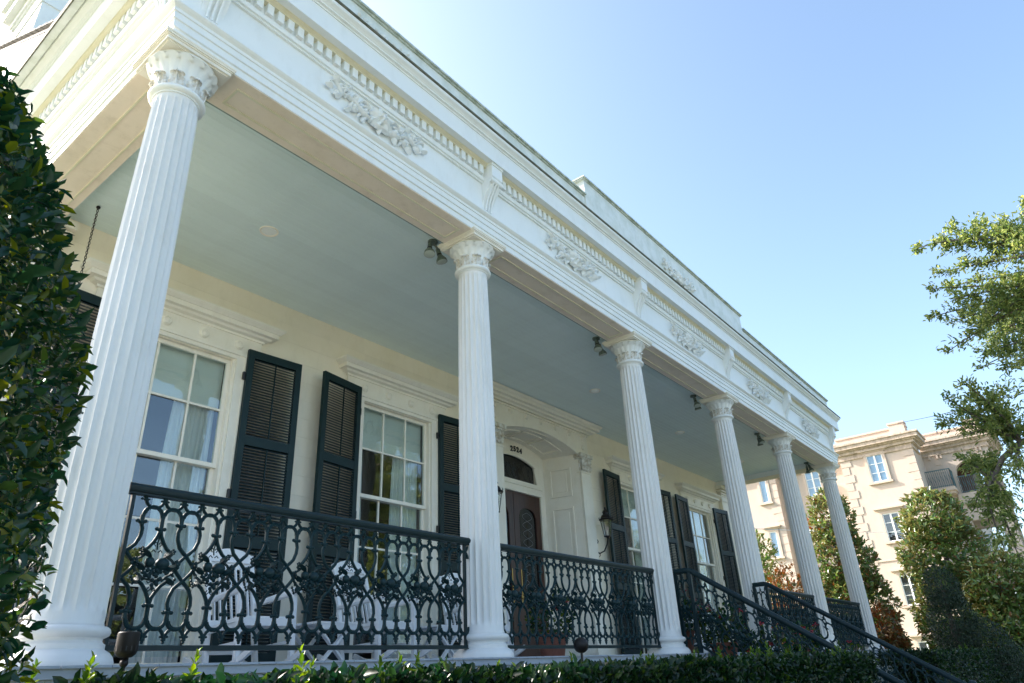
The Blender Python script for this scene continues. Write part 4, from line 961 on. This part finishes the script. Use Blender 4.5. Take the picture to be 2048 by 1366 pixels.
# tall clipped shrub at the left edge
def tall_shrub():
    c = np.array([-1.50, -1.64, GZ]); t = empty('tall_shrub', tuple(c)); tag(t, 'tall clipped glossy leaved shrub filling the left edge, partly covering the first column', 'shrub')
    n = 52000; th = rng.random(n) * 2 * math.pi; z = rng.random(n) * 3.53
    def rad(z, th): 
        r_ = np.interp(z, [0, 1.5, 1.72, 2.02, 2.33, 2.58, 2.80, 2.94, 3.05, 3.19, 3.36, 3.47, 3.55], [.72, .74, .74, .71, .68, .655, .61, .57, .51, .44, .36, .22, .02])
        return r_ * (1 + .045 * np.sin(3 * th + 4 * z) + .03 * np.sin(7 * th - 6 * z))
    r_ = rad(z, th); dep = rng.random(n) ** 1.3 * .30; rr_ = np.maximum(0.02, r_ - dep)
    P = np.stack([rr_ * np.cos(th), rr_ * np.sin(th), z], 1); N = nrm(np.stack([np.cos(th), np.sin(th), np.where(z > 2.4, (z - 2.2) * 1.2, 0)], 1))
    Ls = rng.uniform(.032, .060, n); foliage('foliage', P, N, Ls, Ls * .48, LEAF['shrub'], t, up=.15)
    # the leaves that show largest, one object each
    vars_ = [leaf_mesh('leaf', [[0, 0, 0]], [[0, 0, 1]], [[.3 * math.sin(v), -1, .2]], .060 + .005 * v, .028 + .002 * v, LEAF['shrub'], .18 + .05 * v) for v in range(4)]
    for i in range(260):
        a = R(random.uniform(-125, 15)); zz = random.uniform(1.3, 3.15); q = float(rad(np.array([zz]), np.array([a]))[0]) * random.uniform(.90, .98)
        o = link('leaf', vars_[i % 4], t, (q * math.cos(a), q * math.sin(a), zz)); d = Vector((math.cos(a) * .8 + random.uniform(-.6, .6), math.sin(a) * .8 + random.uniform(-.6, .6), random.uniform(-.2, .9))).normalized()
        o.rotation_euler = d.to_track_quat('Z', 'Y').to_euler(); o.rotation_euler.rotate_axis('Z', random.uniform(-1, 1)); s = random.uniform(.8, 1.15); o.scale = (s, s, s)
    b = MB()
    for i in range(26):
        a = random.random() * 6.28; z0 = random.uniform(0, 2.2); z1 = z0 + random.uniform(.3, .8); q = min(.52, float(rad(np.array([min(z1, 3.2)]), np.array([a]))[0]) - .05); b.tube([(0, 0, z0), (q * .5 * math.cos(a), q * .5 * math.sin(a), (z0 + z1) / 2), (q * math.cos(a), q * math.sin(a), z1)], [.014, .009, .004], 5)
    b.tube([(0, 0, 0), (.02, 0, 1.4), (0, .02, 2.9)], [.05, .035, .01], 8); b.build('stems', M['bark'], t)
tall_shrub()

def blob_pts(n, cs):      # points in the outer shells of several ellipsoids, returns P, N
    Ps, Ns = [], []; tot = sum(c[3] * c[5] for c in cs)
    for (x, y, z, rx, ry, rz) in cs:
        k = int(n * rx * rz / tot); d = rand_dirs(k); q = 1 - rng.random(k) ** 1.8 * .38; q = q * (1 + .09 * nz(d * 3, 2.2, x) + .05 * nz(d * 3, 6, y))
        Ps.append(np.stack([x + d[:, 0] * rx * q, y + d[:, 1] * ry * q, z + d[:, 2] * rz * q], 1)); Ns.append(d)
    return np.concatenate(Ps), np.concatenate(Ns)
def leafy_tree(name, base, blobs, n, L, m, label, cat, group=None, trunk=.12, wr=.42, m2=None, top=None, sprays=True):
    t = empty(name, base); tag(t, label, cat, group)
    P, N = blob_pts(n // 5 if sprays else n, blobs)
    if sprays:      # leaves set in whorls, as on magnolias
        k = 5; P = np.repeat(P, k, 0) + rng.normal(size=(len(P) * k, 3)) * L * .22; N = np.repeat(N, k, 0)
    Ls = rng.uniform(.7, 1.1, len(P)) * L; foliage('crown', P, N, Ls, Ls * wr, m, t, up=.25, out=.8)
    if m2:
        P, N = blob_pts(n // 12, blobs); Ls = rng.uniform(.7, 1.1, len(P)) * L; foliage('young_leaves', P, N, Ls, Ls * wr, m2, t)
    zt_ = max(c[2] for c in blobs); b = MB(); b.tube([(0, 0, 0), (.05, .03, zt_ * .5), (0, 0, zt_)], [trunk, trunk * .7, trunk * .25], 8)
    for c in blobs:
        b.tube([(0, 0, max(.3, c[2] - 1.2)), (c[0] * .6, c[1] * .6, c[2] - .5), (c[0], c[1], c[2])], [trunk * .4, trunk * .3, trunk * .12], 6)
        for i in range(5): d = rand_dirs(1)[0]; b.tube([(c[0], c[1], c[2]), (c[0] + d[0] * c[3] * .8, c[1] + d[1] * c[4] * .8, c[2] + d[2] * c[5] * .8)], [trunk * .14, trunk * .04], 5)
    b.build('trunk', M['bark'], t); return t
G = GZ
leafy_tree('magnolia_tree', (20.9, 1.35, G), [(0, 0, 5.15, .62, .62, .95), (0, .05, 4.0, .95, .95, 1.1), (0, .0, 2.7, 1.15, 1.15, 1.2), (0, 0, 1.5, 1.25, 1.25, 1.2)], 15000, .16, LEAF['magnolia'], 'glossy magnolia tree just beyond the last two porch columns', 'tree', 'magnolias beside the house', m2=LEAF['bronze'])
leafy_tree('magnolia_tree', (20.5, -1.40, G), [(0, .05, 4.75, .75, .75, .80), (-.1, .05, 3.8, 1.0, 1.0, 1.05), (0, .1, 2.3, 1.0, 1.0, 1.2), (0, -.1, 1.2, 1.1, 1.05, 1.1)], 18000, .16, LEAF['magnolia'], 'tall rounded magnolia in front of the apricot building, right of the porch', 'tree', 'magnolias beside the house')
leafy_tree('magnolia_tree', (19.5, -2.45, G), [(0, 0, 2.9, .8, .75, .75), (0, -.05, 2.0, .85, .8, .9), (0, 0, 1.0, .9, .8, .9)], 10000, .16, LEAF['magnolia'], 'low magnolia at the right edge, below the balcony', 'tree', 'magnolias beside the house')
leafy_tree('bronze_magnolia', (19.3, .35, G), [(0, 0, 2.1, .45, .42, .6), (.1, .1, 1.4, .62, .55, .8), (0, 0, .8, .7, .6, .8)], 4500, .14, LEAF['bronze'], 'small bronze leaved magnolia between the two tall magnolias', 'tree')
leafy_tree('bronze_magnolia', (20.3, 2.85, G), [(0, 0, 3.2, .75, .6, .9), (0, .1, 2.2, 1.0, .8, .9), (0, 0, 1.2, 1.0, .8, .9)], 4200, .14, LEAF['bronze'], 'bronze leaved shrub seen between the fourth and fifth columns', 'tree')
leafy_tree('magnolia_tree', (22.5, 4.4, G), [(0, 0, 4.6, .8, .7, 1.0), (0, 0, 3.2, 1.1, 1.0, 1.2), (0, 0, 1.8, 1.2, 1.1, 1.2)], 5000, .17, LEAF['magnolia'], 'magnolia glimpsed behind the fourth column against the pale wall', 'tree', 'magnolias beside the house')
leafy_tree('clipped_evergreen', (16.6, -1.62, G), [(0, 0, 2.75, .38, .36, .5), (0, 0, 2.0, .50, .45, .8), (.15, -.35, 1.3, .7, .65, .9)], 20000, .05, LEAF['box'], 'dark blue green clipped evergreen standing in front of the magnolias', 'shrub', sprays=False, wr=.4)
for i, x in enumerate((17.6, 18.9, 20.4)):
    leafy_tree('evergreen_shrub', (x, -2.3 - .1 * i, G), [(0, 0, .9, .7, .6, .75), (.2, 0, .5, .7, .7, .6)], 5000, .06, LEAF['box'], ['dark low evergreen nearest the clipped evergreen', 'dark low evergreen in the middle of the row by the fence', 'dark low evergreen at the fence end of the row'][i], 'shrub', 'low dark evergreens at the right', sprays=False)

# live oak whose limbs reach in from the right
def live_oak():
    base = Vector((9.6, -7.4, GZ)); t = empty('live_oak', tuple(base)); tag(t, 'live oak with leafy limbs hanging in from the right edge against the sky', 'tree')
    b = MB(); fork = Vector((9.3, -6.6, 2.6)); b.tube([base, base + Vector((.1, .2, 1.5)), fork], [.36, .30, .26], 12)
    LP, LD, LN = [], [], []; rd = random.Random(11)
    def spray(tip, node, dens, spread, thick=.02):
        mid = node.lerp(tip, .5) + Vector((rd.uniform(-.1, .1), rd.uniform(-.1, .1), rd.uniform(0, .3))); pts = []
        for i in range(9): q = i / 8; pts.append(node * (1 - q) ** 2 + mid * 2 * q * (1 - q) + tip * q * q)
        b.tube(pts, [thick * (1 - .8 * i / 8) for i in range(9)], 5)
        L = (tip - node).length
        for i in range(int(dens * L)):
            q = rd.random() ** .8; p = node * (1 - q) ** 2 + mid * 2 * q * (1 - q) + tip * q * q; dirn = (tip - node).normalized()
            off = Vector((rd.gauss(0, 1), rd.gauss(0, 1), rd.gauss(0, 1))); off = off - dirn * off.dot(dirn) * .4; off.normalize(); ll = spread * (1.15 - .7 * q) * rd.random() ** .6; tw = p + (off + dirn * .7) * ll
            if rd.random() < .25: b.tube([p, tw], [.004, .002], 3, caps=False)
            for k in range(12):
                c = p.lerp(tw, .2 + .8 * rd.random()) + Vector((rd.gauss(0, .022), rd.gauss(0, .022), rd.gauss(0, .022)))
                LP.append(c); dv = (dirn * .4 + off * .5 + Vector((rd.gauss(0, .6), rd.gauss(0, .6), rd.gauss(0, .6)))); LD.append(dv); LN.append((rd.gauss(0, .7), rd.gauss(0, .7), 1))
    limbA = [fork, Vector((9.0, -5.6, 3.6)), Vector((7.279, -5.52, 2.712))]; b.tube(limbA, [.24, .15, .09], 10)
    limbB = [fork, Vector((8.8, -5.4, 2.9)), Vector((7.404, -4.696, 1.807)), Vector((7.414, -4.035, 1.84)), Vector((7.338, -3.829, 1.695)), Vector((7.272, -3.674, 1.477))]; b.tube(limbB, [.22, .10, .05, .038, .03, .018], 10)
    up = [Vector((7.279, -5.52, 2.712)), Vector((7.042, -5.174, 3.21)), Vector((6.811, -4.961, 3.559))]; b.tube(up, [.09, .06, .035], 8)
    A = Vector((6.811, -4.961, 3.559)); A2 = Vector((7.042, -5.174, 3.21)); A3 = Vector((7.279, -5.52, 2.712)); B1 = Vector((7.414, -4.035, 1.84)); B2 = Vector((7.272, -3.674, 1.477))
    for (x, y, z, nd, dn, sp_) in ((6.731, -3.761, 4.082, A, 95, .22), (6.826, -3.958, 4.171, A, 90, .2), (6.853, -4.137, 4.238, A, 80, .18), (7.01, -4.372, 4.249, A, 90, .22), (6.864, -4.579, 4.073, A, 100, .28), (6.984, -4.8, 4.211, A, 80, .22), (6.132, -4.801, 3.909, A, 35, .10), (6.745, -3.9, 3.705, A, 75, .15), (7.258, -3.903, 3.729, A2, 75, .14), (6.968, -3.754, 3.645, A2, 60, .13), (7.316, -3.62, 3.455, A2, 75, .15), (6.555, -3.924, 3.263, A2, 75, .16), (6.967, -3.816, 3.186, A2, 50, .12), (6.86, -3.692, 2.819, A2, 62, .14), (7.081, -3.974, 3.108, A2, 85, .2), (7.163, -3.847, 2.963, A2, 55, .13), (6.685, -4.047, 2.644, A3, 75, .18), (6.767, -4.151, 3.018, A2, 110, .28), (6.768, -4.361, 3.181, A2, 130, .34), (7.29, -4.573, 3.568, A2, 120, .34), (7.343, -4.356, 3.037, A3, 120, .32), (6.466, -4.594, 3.557, A, 120, .32), (7.065, -4.403, 3.801, A, 110, .28), (6.844, -3.935, 2.558, A3, 40, .12), (7.325, -4.09, 2.631, A3, 60, .2), (6.773, -4.112, 2.739, A3, 75, .2), (6.72, -4.264, 2.5, A3, 110, .3), (7.648, -4.281, 2.431, A3, 130, .36), (6.937, -3.734, 2.474, B1, 80, .17), (6.954, -3.517, 2.396, B1, 60, .14), (7.767, -3.332, 2.293, B1, 95, .2), (7.657, -3.543, 2.335, B1, 110, .22), (7.075, -3.782, 2.296, B1, 130, .28), (7.73, -4.001, 2.474, B1, 130, .32), (7.383, -4.026, 2.138, B1, 130, .3), (7.53, -3.579, 2.055, B1, 70, .16), (7.082, -3.837, 1.945, B1, 90, .2), (7.83, -3.438, 1.886, B2, 90, .17), (7.613, -3.6, 1.749, B2, 110, .2), (7.905, -3.705, 1.725, B2, 100, .18), (7.802, -3.737, 1.872, B2, 70, .12), (7.293, -3.445, 1.258, B2, 100, .22), (7.371, -3.614, 1.239, B2, 100, .22), (7.181, -3.765, 1.236, B2, 90, .22), (7.176, -3.502, 1.025, B2, 80, .18), (7.059, -3.931, 1.389, B1, 90, .25), (7.264, -3.952, 1.578, B1, 60, .2), (7.655, -3.715, 0.997, B2, 70, .22), (7.071, -3.583, 0.754, B2, 70, .2), (7.757, -3.639, 0.709, B2, 70, .2)):
        spray(Vector((x, y, z)), nd, dn * .46, sp_ * 1.1)
    for i in range(46):      # the rest of the crown, above and to the right of the picture
        a = rd.uniform(-70, 60); tip = Vector((9.8 + 3.4 * math.cos(R(a)) + rd.uniform(-.6, 1.2), -7.2 + 4.2 * math.sin(R(a)) * .9, rd.uniform(3.8, 7.2))); spray(tip, Vector((9.6, -6.9, 4.2)).lerp(tip, .35), 55, .6, .05)
    n = len(LP); LP = np.array(LP) - np.array(base)
    foli = leaf_mesh('foliage', LP, np.array(LD), np.array(LN), rng.uniform(.040, .066, n), rng.uniform(.016, .026, n), LEAF['oak']); o = link('foliage', foli, t); o['kind'] = 'stuff'
    b.xf(Matrix.Translation(-base)); b.build('limbs', M['bark'], t)
live_oak()

# trees and a cottage across the street (seen in the window panes)
def big_tree(base, blobs, n, label):
    leafy_tree('street_oak', base, blobs, n, .30, LEAF['oak'], label, 'tree', 'oaks across the street', trunk=.35, sprays=False, wr=.55)
big_tree((24, -22, G), [(0, 0, 10, 4.5, 4, 3.5), (-3, 1, 7, 3.5, 3, 3), (3.5, 0, 7.5, 4, 3.5, 3), (0, 0, 4.6, 4, 3, 2)], 26000, 'broad street oak reflected in the second window')
big_tree((13.5, -24, G), [(0, 0, 5.2, 3, 3, 2.4), (2, 0, 4, 2.5, 2.5, 2)], 9000, 'small street oak reflected low in the first window')
big_tree((46, -22, G), [(0, 0, 9, 6, 5, 4), (-5, 0, 7, 4, 4, 3), (5, 1, 7, 5, 4, 3)], 15000, 'broad street oak reflected in the windows right of the entrance')
big_tree((66, -26, G), [(0, 0, 10, 8, 6, 5), (-7, 0, 7, 5, 5, 4)], 9000, 'farthest street oak across the street')
cot = empty('cottage', (9, -27, G)); tag(cot, 'white clapboard cottage across the street, reflected in the first window', 'house')
b = MB(); b.box(-5, 5, -7, 0, 0, 4.2); b.build('wall', M['clap'], cot); b = MB(); b.extrude([(-5.4, 4.2), (5.4, 4.2), (0, 6.6)], 'y', -7.3, .5); b.build('roof', M['slate'], cot)
for x in (-3.4, -1.2, 1.2, 3.4): b = MB(); b.box(x - .5, x + .5, .0, .04, 1, 3.2); b.build('window', M['dark'], cot)

# ------------------------------------------------------------------ flower pots on the steps
def potted(loc, s, label, flowers=7, seed=0):
    t = empty('potted_plant', loc); tag(t, label, 'potted plant', 'potted plants on the steps'); rd = random.Random(seed)
    b = MB(); b.lathe([(.001, 0), (.10, 0), (.135, .20), (.15, .20), (.15, .235), (.13, .235), (.125, .215), (.001, .215)], 20); b.xf(Matrix.Scale(s, 4)); b.build('pot', M['terracotta'], t)
    n = 420; d = rand_dirs(n); P = np.stack([d[:, 0] * .24, d[:, 1] * .24, .42 + d[:, 2] * .20], 1) * s * (1 - .3 * rng.random((n, 1))); Ls = rng.uniform(.05, .08, n); foliage('foliage', P, d, Ls, Ls * .6, LEAF['shrub'], t)
    b = MB()
    for i in range(10): a = rd.random() * 6.28; b.tube([(0, 0, .2 * s), (.1 * s * math.cos(a), .1 * s * math.sin(a), .4 * s), (.2 * s * math.cos(a), .2 * s * math.sin(a), .58 * s)], .005, 4)
    b.build('stems', M['bark'], t)
    for i in range(flowers):
        a = rd.random() * 6.28; e = rd.uniform(-.1, 1.2); c = Vector((.26 * math.cos(a) * math.cos(e), .26 * math.sin(a) * math.cos(e), .42 + .24 * math.sin(e))) * s
        pp, dd, nn = [], [], []
        for k in range(9): q = rd.random() * 6.28; pp.append(c + Vector((rd.gauss(0, .012), rd.gauss(0, .012), rd.gauss(0, .01)))); dd.append((math.cos(q), math.sin(q), rd.uniform(0, .8))); nn.append((0, 0, 1))
        link('flower', leaf_mesh('flower', pp, dd, nn, .03, .022, M['red']), t)
for i, (x, y, z, s) in enumerate(((7.12, .05, 0, 1.15), (7.12, -.48, -.165, 1.15), (7.12, -1.0, -.495, 1.2), (7.12, -1.55, -.825, 1.25), (9.22, -.75, -.33, 1.1), (9.22, -1.3, -.66, 1.15))):
    potted((x, y, z), s, ['potted plant at the head of the near stair railing', 'red flowered pot on the top step inside the near stair railing', 'red flowered pot halfway down the steps by the near railing', 'red flowered pot lower on the steps by the near railing', 'red flowered pot on the upper steps by the far stair railing', 'red flowered pot lower down by the far stair railing'][i], 7, i)
potted((6.0, 1.25, 0), 1.35, 'tall potted geranium with red blooms behind the second railing', 3, 9)

# ------------------------------------------------------------------ apricot apartment building
apt = empty('apartment_building', (50, 4, GZ)); tag(apt, 'three storey apricot stucco apartment building with quoined corners, balcony and arched loggia', 'building')
AO = Vector((50, 4, GZ))
def ab(name, fn, m, parent=apt, kind=None, shift=True):
    b = MB(); fn(b); 
    if shift: b.xf(Matrix.Translation(-AO))
    o = b.build(name, m, parent)
    if kind: o['kind'] = kind
    return o
TOPZ = 10.62
secs = [(42, 1.30, 5.15), (43, 5.15, 9.2), (42.3, 9.2, 13.5), (45, .15, 1.30)]
for x0, y0, y1 in secs: ab('wall', lambda b: b.box(x0, 60 + (x0 % 1) * .1, y0 + .0005, y1 - .0005, GZ, TOPZ), M['stucco'])
def cornice(b):
    for x0, y0, y1 in secs + [(45, -2.0, .15)]:
        for z0, z1, o in ((10.32, 10.42, .10), (10.42, 10.62, .06), (10.62, 10.78, .22), (10.78, 10.86, .34), (10.86, 11.08, .50), (11.08, 11.18, .58)):
            ya = y0 - (o if y0 in (1.30, 9.2, -2.0) else 0); yb_ = y1 + (o if y1 in (5.15, 13.5) else 0); b.box(x0 - o, x0 + 2.0 + .01 * o, ya, yb_, z0, z1 - .002)
    for z0, z1, o in ((10.32, 10.62, .08), (10.62, 10.86, .30), (10.86, 11.18, .55)): b.box(47.03, 49.6, -2.0 - o, 0, z0, z1)
ab('cornice', cornice, M['stone_dirty'])
pq = []
for x0, y0, y1 in secs + [(45, -2.0, .15)]: pq += [(x0 + .1, x0 + .5, y0, y1, 11.18, 11.62), (x0 + .04, x0 + .56, y0 - .03, y1 + .03, 11.62, 11.72)]
pq += [(42.0, 42.6, 1.35, 2.15, 11.18, 11.85), (41.95, 42.65, 1.30, 2.2, 11.85, 11.95), (45.0, 45.6, -1.95, -1.25, 11.18, 11.95), (44.95, 45.65, -2.0, -1.2, 11.95, 12.05), (45.1, 49, -1.95, -1.7, 11.18, 11.6)]
for q in pq: ab('parapet', lambda b: b.box(*q), M['stucco2'])
qm = MB().box(-.035, .45, -.02, .55, 0, .435); q_long = qm.mesh('quoin', M['stucco']); q_short = MB().box(-.03, .3, -.02, .38, 0, .435).mesh('quoin', M['stucco'])
for (x0, yc, sg) in ((42, 1.30, 1), (42, 5.15, -1), (42.3, 9.2, 1)):
    for i in range(26):
        o = link('quoin', q_long if i % 2 else q_short, apt, Vector((x0, yc, GZ + .1 + i * .46)) - AO); o.scale = (1, sg, 1)
def apt_window(x, yc, z0, w, h, hood=True, blue=False):
    W0 = MB(); L = Vector((x, yc, z0)) - AO
    for s in (-1, 1): a, c_ = sorted((s * w / 2, s * (w / 2 + .15))); W0.box(-.09, 0, a, c_, 0, h)
    W0.box(-.09, 0, -w / 2 - .15, w / 2 + .15, h, h + .16); W0.box(-.16, 0, -w / 2 - .22, w / 2 + .22, -.11, 0)
    if hood: W0.box(-.14, 0, -w / 2 - .25, w / 2 + .25, h + .162, h + .24); W0.box(-.26, 0, -w / 2 - .36, w / 2 + .36, h + .24, h + .33)
    f = W0.build('window', M['stucco2'], apt, L)
    b = MB(); n = 2 if w > .6 else 1; b.box(-.055, -.01, -w / 2, -w / 2 + .05, 0, h); b.box(-.055, -.01, w / 2 - .05, w / 2, 0, h); b.box(-.055, -.01, -w / 2 + .05, w / 2 - .05, 0, .05); b.box(-.055, -.01, -w / 2 + .05, w / 2 - .05, h - .05, h)
    if n == 2: b.box(-.06, -.01, -.045, .045, .05, h - .05)
    for k in (1 / 3, 2 / 3) if n == 2 else ():
        for s in (-1, 1): a, c_ = sorted((s * .045, s * (w / 2 - .05))); b.box(-.045, -.012, a, c_, h * k - .012, h * k + .012)
    b.build('mullion', M['white'], f)
    for s in ((-1, 1) if n == 2 else (0,)):
        if n == 2: a, c_ = sorted((s * .045, s * (w / 2 - .05)))
        else: a, c_ = -w / 2 + .05, w / 2 - .05
        MB().box(-.030, -.026, a, c_, .05, h - .05).build('pane', GLASS, f)
        pleat(a, c_, .06, h - .06, 0, 4, .004, None, int(yc * 10)).xf(Matrix.Rotation(R(90), 4, 'Z')).build('curtain', mat('pale_blue_curtain', (.30, .42, .58), .8, col2=(.22, .33, .48), scale=3) if blue else M['dark'], f, (-.012, 0, 0))  # where not blue, a near-black sheet stands in for the unlit room
for z, h, bl in ((8.80, 1.55, True), (5.53, 1.50, False), (2.25, 1.50, False), (-.9, 1.4, False)):
    apt_window(42, 3.30, z, .84, h, True, bl); apt_window(43, 7.15, z + .05, .84, h, True, bl); apt_window(42.3, 10.0, z + .05, .42, h, True, True)
def belt(b):
    for x0, y0, y1 in secs[:3]: b.box(x0 - .05, x0, y0 + (.05 if x0 != 43 else 0), y1 - (.05 if x0 != 43 else 0), 4.55, 4.62)
ab('belt_course', belt, M['stucco2'])
# balcony on the return wall
def bslab(b): b.box(43.9, 45, .05, 1.32, 8.06, 8.26); b.box(44.05, 45, .12, 1.3, 7.92, 8.06)
bal = ab('balcony', bslab, M['stucco2'])
def irail(b, P, Q, z0, z1, n):
    P = Vector(P); Q = Vector(Q); b.beam((P.x, P.y, z1), (Q.x, Q.y, z1), .05, .05); b.beam((P.x, P.y, z0 + .08), (Q.x, Q.y, z0 + .08), .03, .03)
    for i in range(n + 1):
        p = P.lerp(Q, i / n); b.beam((p.x, p.y, z0), (p.x, p.y, z1), .022, .022)
        if i % 2 == 0 and i < n: q = P.lerp(Q, (i + 1) / n); b.tube([(p.x, p.y, z0 + .3), ((p.x + q.x) / 2, (p.y + q.y) / 2, z0 + .5), (q.x, q.y, z0 + .7)], .012, 4)
ab('balcony_railing', lambda b: (irail(b, (43.93, .08, 0), (43.93, 1.30, 0), 8.26, 9.25, 12), irail(b, (43.93, .08, 0), (45, .08, 0), 8.26, 9.25, 9)), M['teal'], bal)
# loggia wing: piers, arches, slabs
def wing(b):
    for xx in (45, 48.6):
        for (ya, yc) in ((-2.0, -1.42), (-.25 + .15, .15)): b.box(xx, xx + .5, ya, yc, GZ, 10.32)
        for zc, hh in ((9.10, 1.22), (5.9, 1.2), (2.6, 1.2)):
            n = 14; y0, y1 = -1.42, -.10; hw = (y1 - y0) / 2; cy_ = (y0 + y1) / 2; zt3 = zc + hh
            for i in range(n):
                a = y0 + (y1 - y0) * i / n; c_ = y0 + (y1 - y0) * (i + 1) / n; z_ = lambda y: zc + (.62 * math.sqrt(max(0, 1 - ((y - cy_) / hw) ** 2)))
                if zc < 9: z_ = lambda y: zc + .55
                b.add([(xx, a, z_(a)), (xx, c_, z_(c_)), (xx, c_, zt3), (xx, a, zt3), (xx + .45, a, z_(a)), (xx + .45, c_, z_(c_)), (xx + .45, c_, zt3), (xx + .45, a, zt3)], [(0, 3, 2, 1), (4, 5, 6, 7), (0, 1, 5, 4)])
    for z0, z1 in ((7.35, 7.95), (4.05, 4.65), (.85, 1.4)): b.box(44.85, 49.2, -2.12, .14, z0, z1)
    b.box(48.7, 48.9, -1.0, .1, 7.95, 10.3)
ab('loggia', wing, M['stucco'])
for z in (7.95, 4.65, 1.4):
    for xx in (44.95, 48.8): ab('loggia_railing', lambda b: irail(b, (xx, -1.42, 0), (xx, -.1, 0), z, z + .95, 13), M['teal'])
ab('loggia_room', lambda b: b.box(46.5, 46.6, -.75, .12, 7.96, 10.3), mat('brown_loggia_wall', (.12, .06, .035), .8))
def dent(b):
    for yy in (-1.7, -1.5, .3, .5, .9): b.box(44.86, 45, yy, yy + .09, 10.1, 10.31)
ab('cornice_bracket', dent, M['stucco2']); ab('wall_panel', lambda b: (b.box(44.96, 45, .45, .75, 9.75, 10.0), b.box(44.96, 45, .35, .95, 9.3, 9.55)), M['stucco2'])
ab('roof_vent', lambda b: b.box(44.6, 45.6, 4.4, 5.6, 11.2, 12.0), M['slate'])

# iron fence at the far right
fn = empty('iron_fence', (25, -1.3, GZ)); tag(fn, 'black iron picket fence at the lower right corner behind the hedge', 'fence')
pk = MB().box(-.009, .009, -.009, .009, .0, 1.5); pk.add([(-.02, -.02, 1.5), (.02, -.02, 1.5), (.02, .02, 1.5), (-.02, .02, 1.5), (0, 0, 1.6)], [(0, 1, 4), (1, 2, 4), (2, 3, 4), (3, 0, 4), (3, 2, 1, 0)]); pk_me = pk.mesh('picket', M['black'])
for i in range(38): link('picket', pk_me, fn, (0, -.13 * i, 0))
for z in (.15, 1.3, 1.42): MB().box(-.014, .014, -4.9, .05, z, z + .03).build('fence_rail', M['black'], fn)
leafy_tree('golden_shrub', (28.5, -2.4, G), [(0, 0, .75, .9, 1.5, .6), (0, -2, .7, .9, 1.4, .5)], 5000, .06, mat('golden_leaf', (.2, .25, .03), .4, island=[(0, (.12, .18, .02)), (1, (.32, .34, .04))], trans=.3), 'sunlit yellow green hedge behind the iron fence at the lower right', 'hedge', sprays=False)

# overhead wires
def wire(a, c_, sag, r_, m, label):
    a = Vector(a); c_ = Vector(c_); b = MB(); n = 24; b.tube([a.lerp(c_, i / n) - Vector((0, 0, sag * 4 * (i / n) * (1 - i / n))) for i in range(n + 1)], r_, 5); tag(b.build('overhead_wire', m), label, 'wire')
wire((42.3, 1.7, 11.95), Vector((21.496, -5.526, 6.34)), .1, .014, M['black'], 'dark overhead wire running up from the apartment parapet into the oak')
wire(Vector((15.644, 2.215, 2.907)), Vector((31.807, 0.489, 4.4)), .05, .009, M['white'], 'pale cable crossing in front of the apartment wall at mid height')
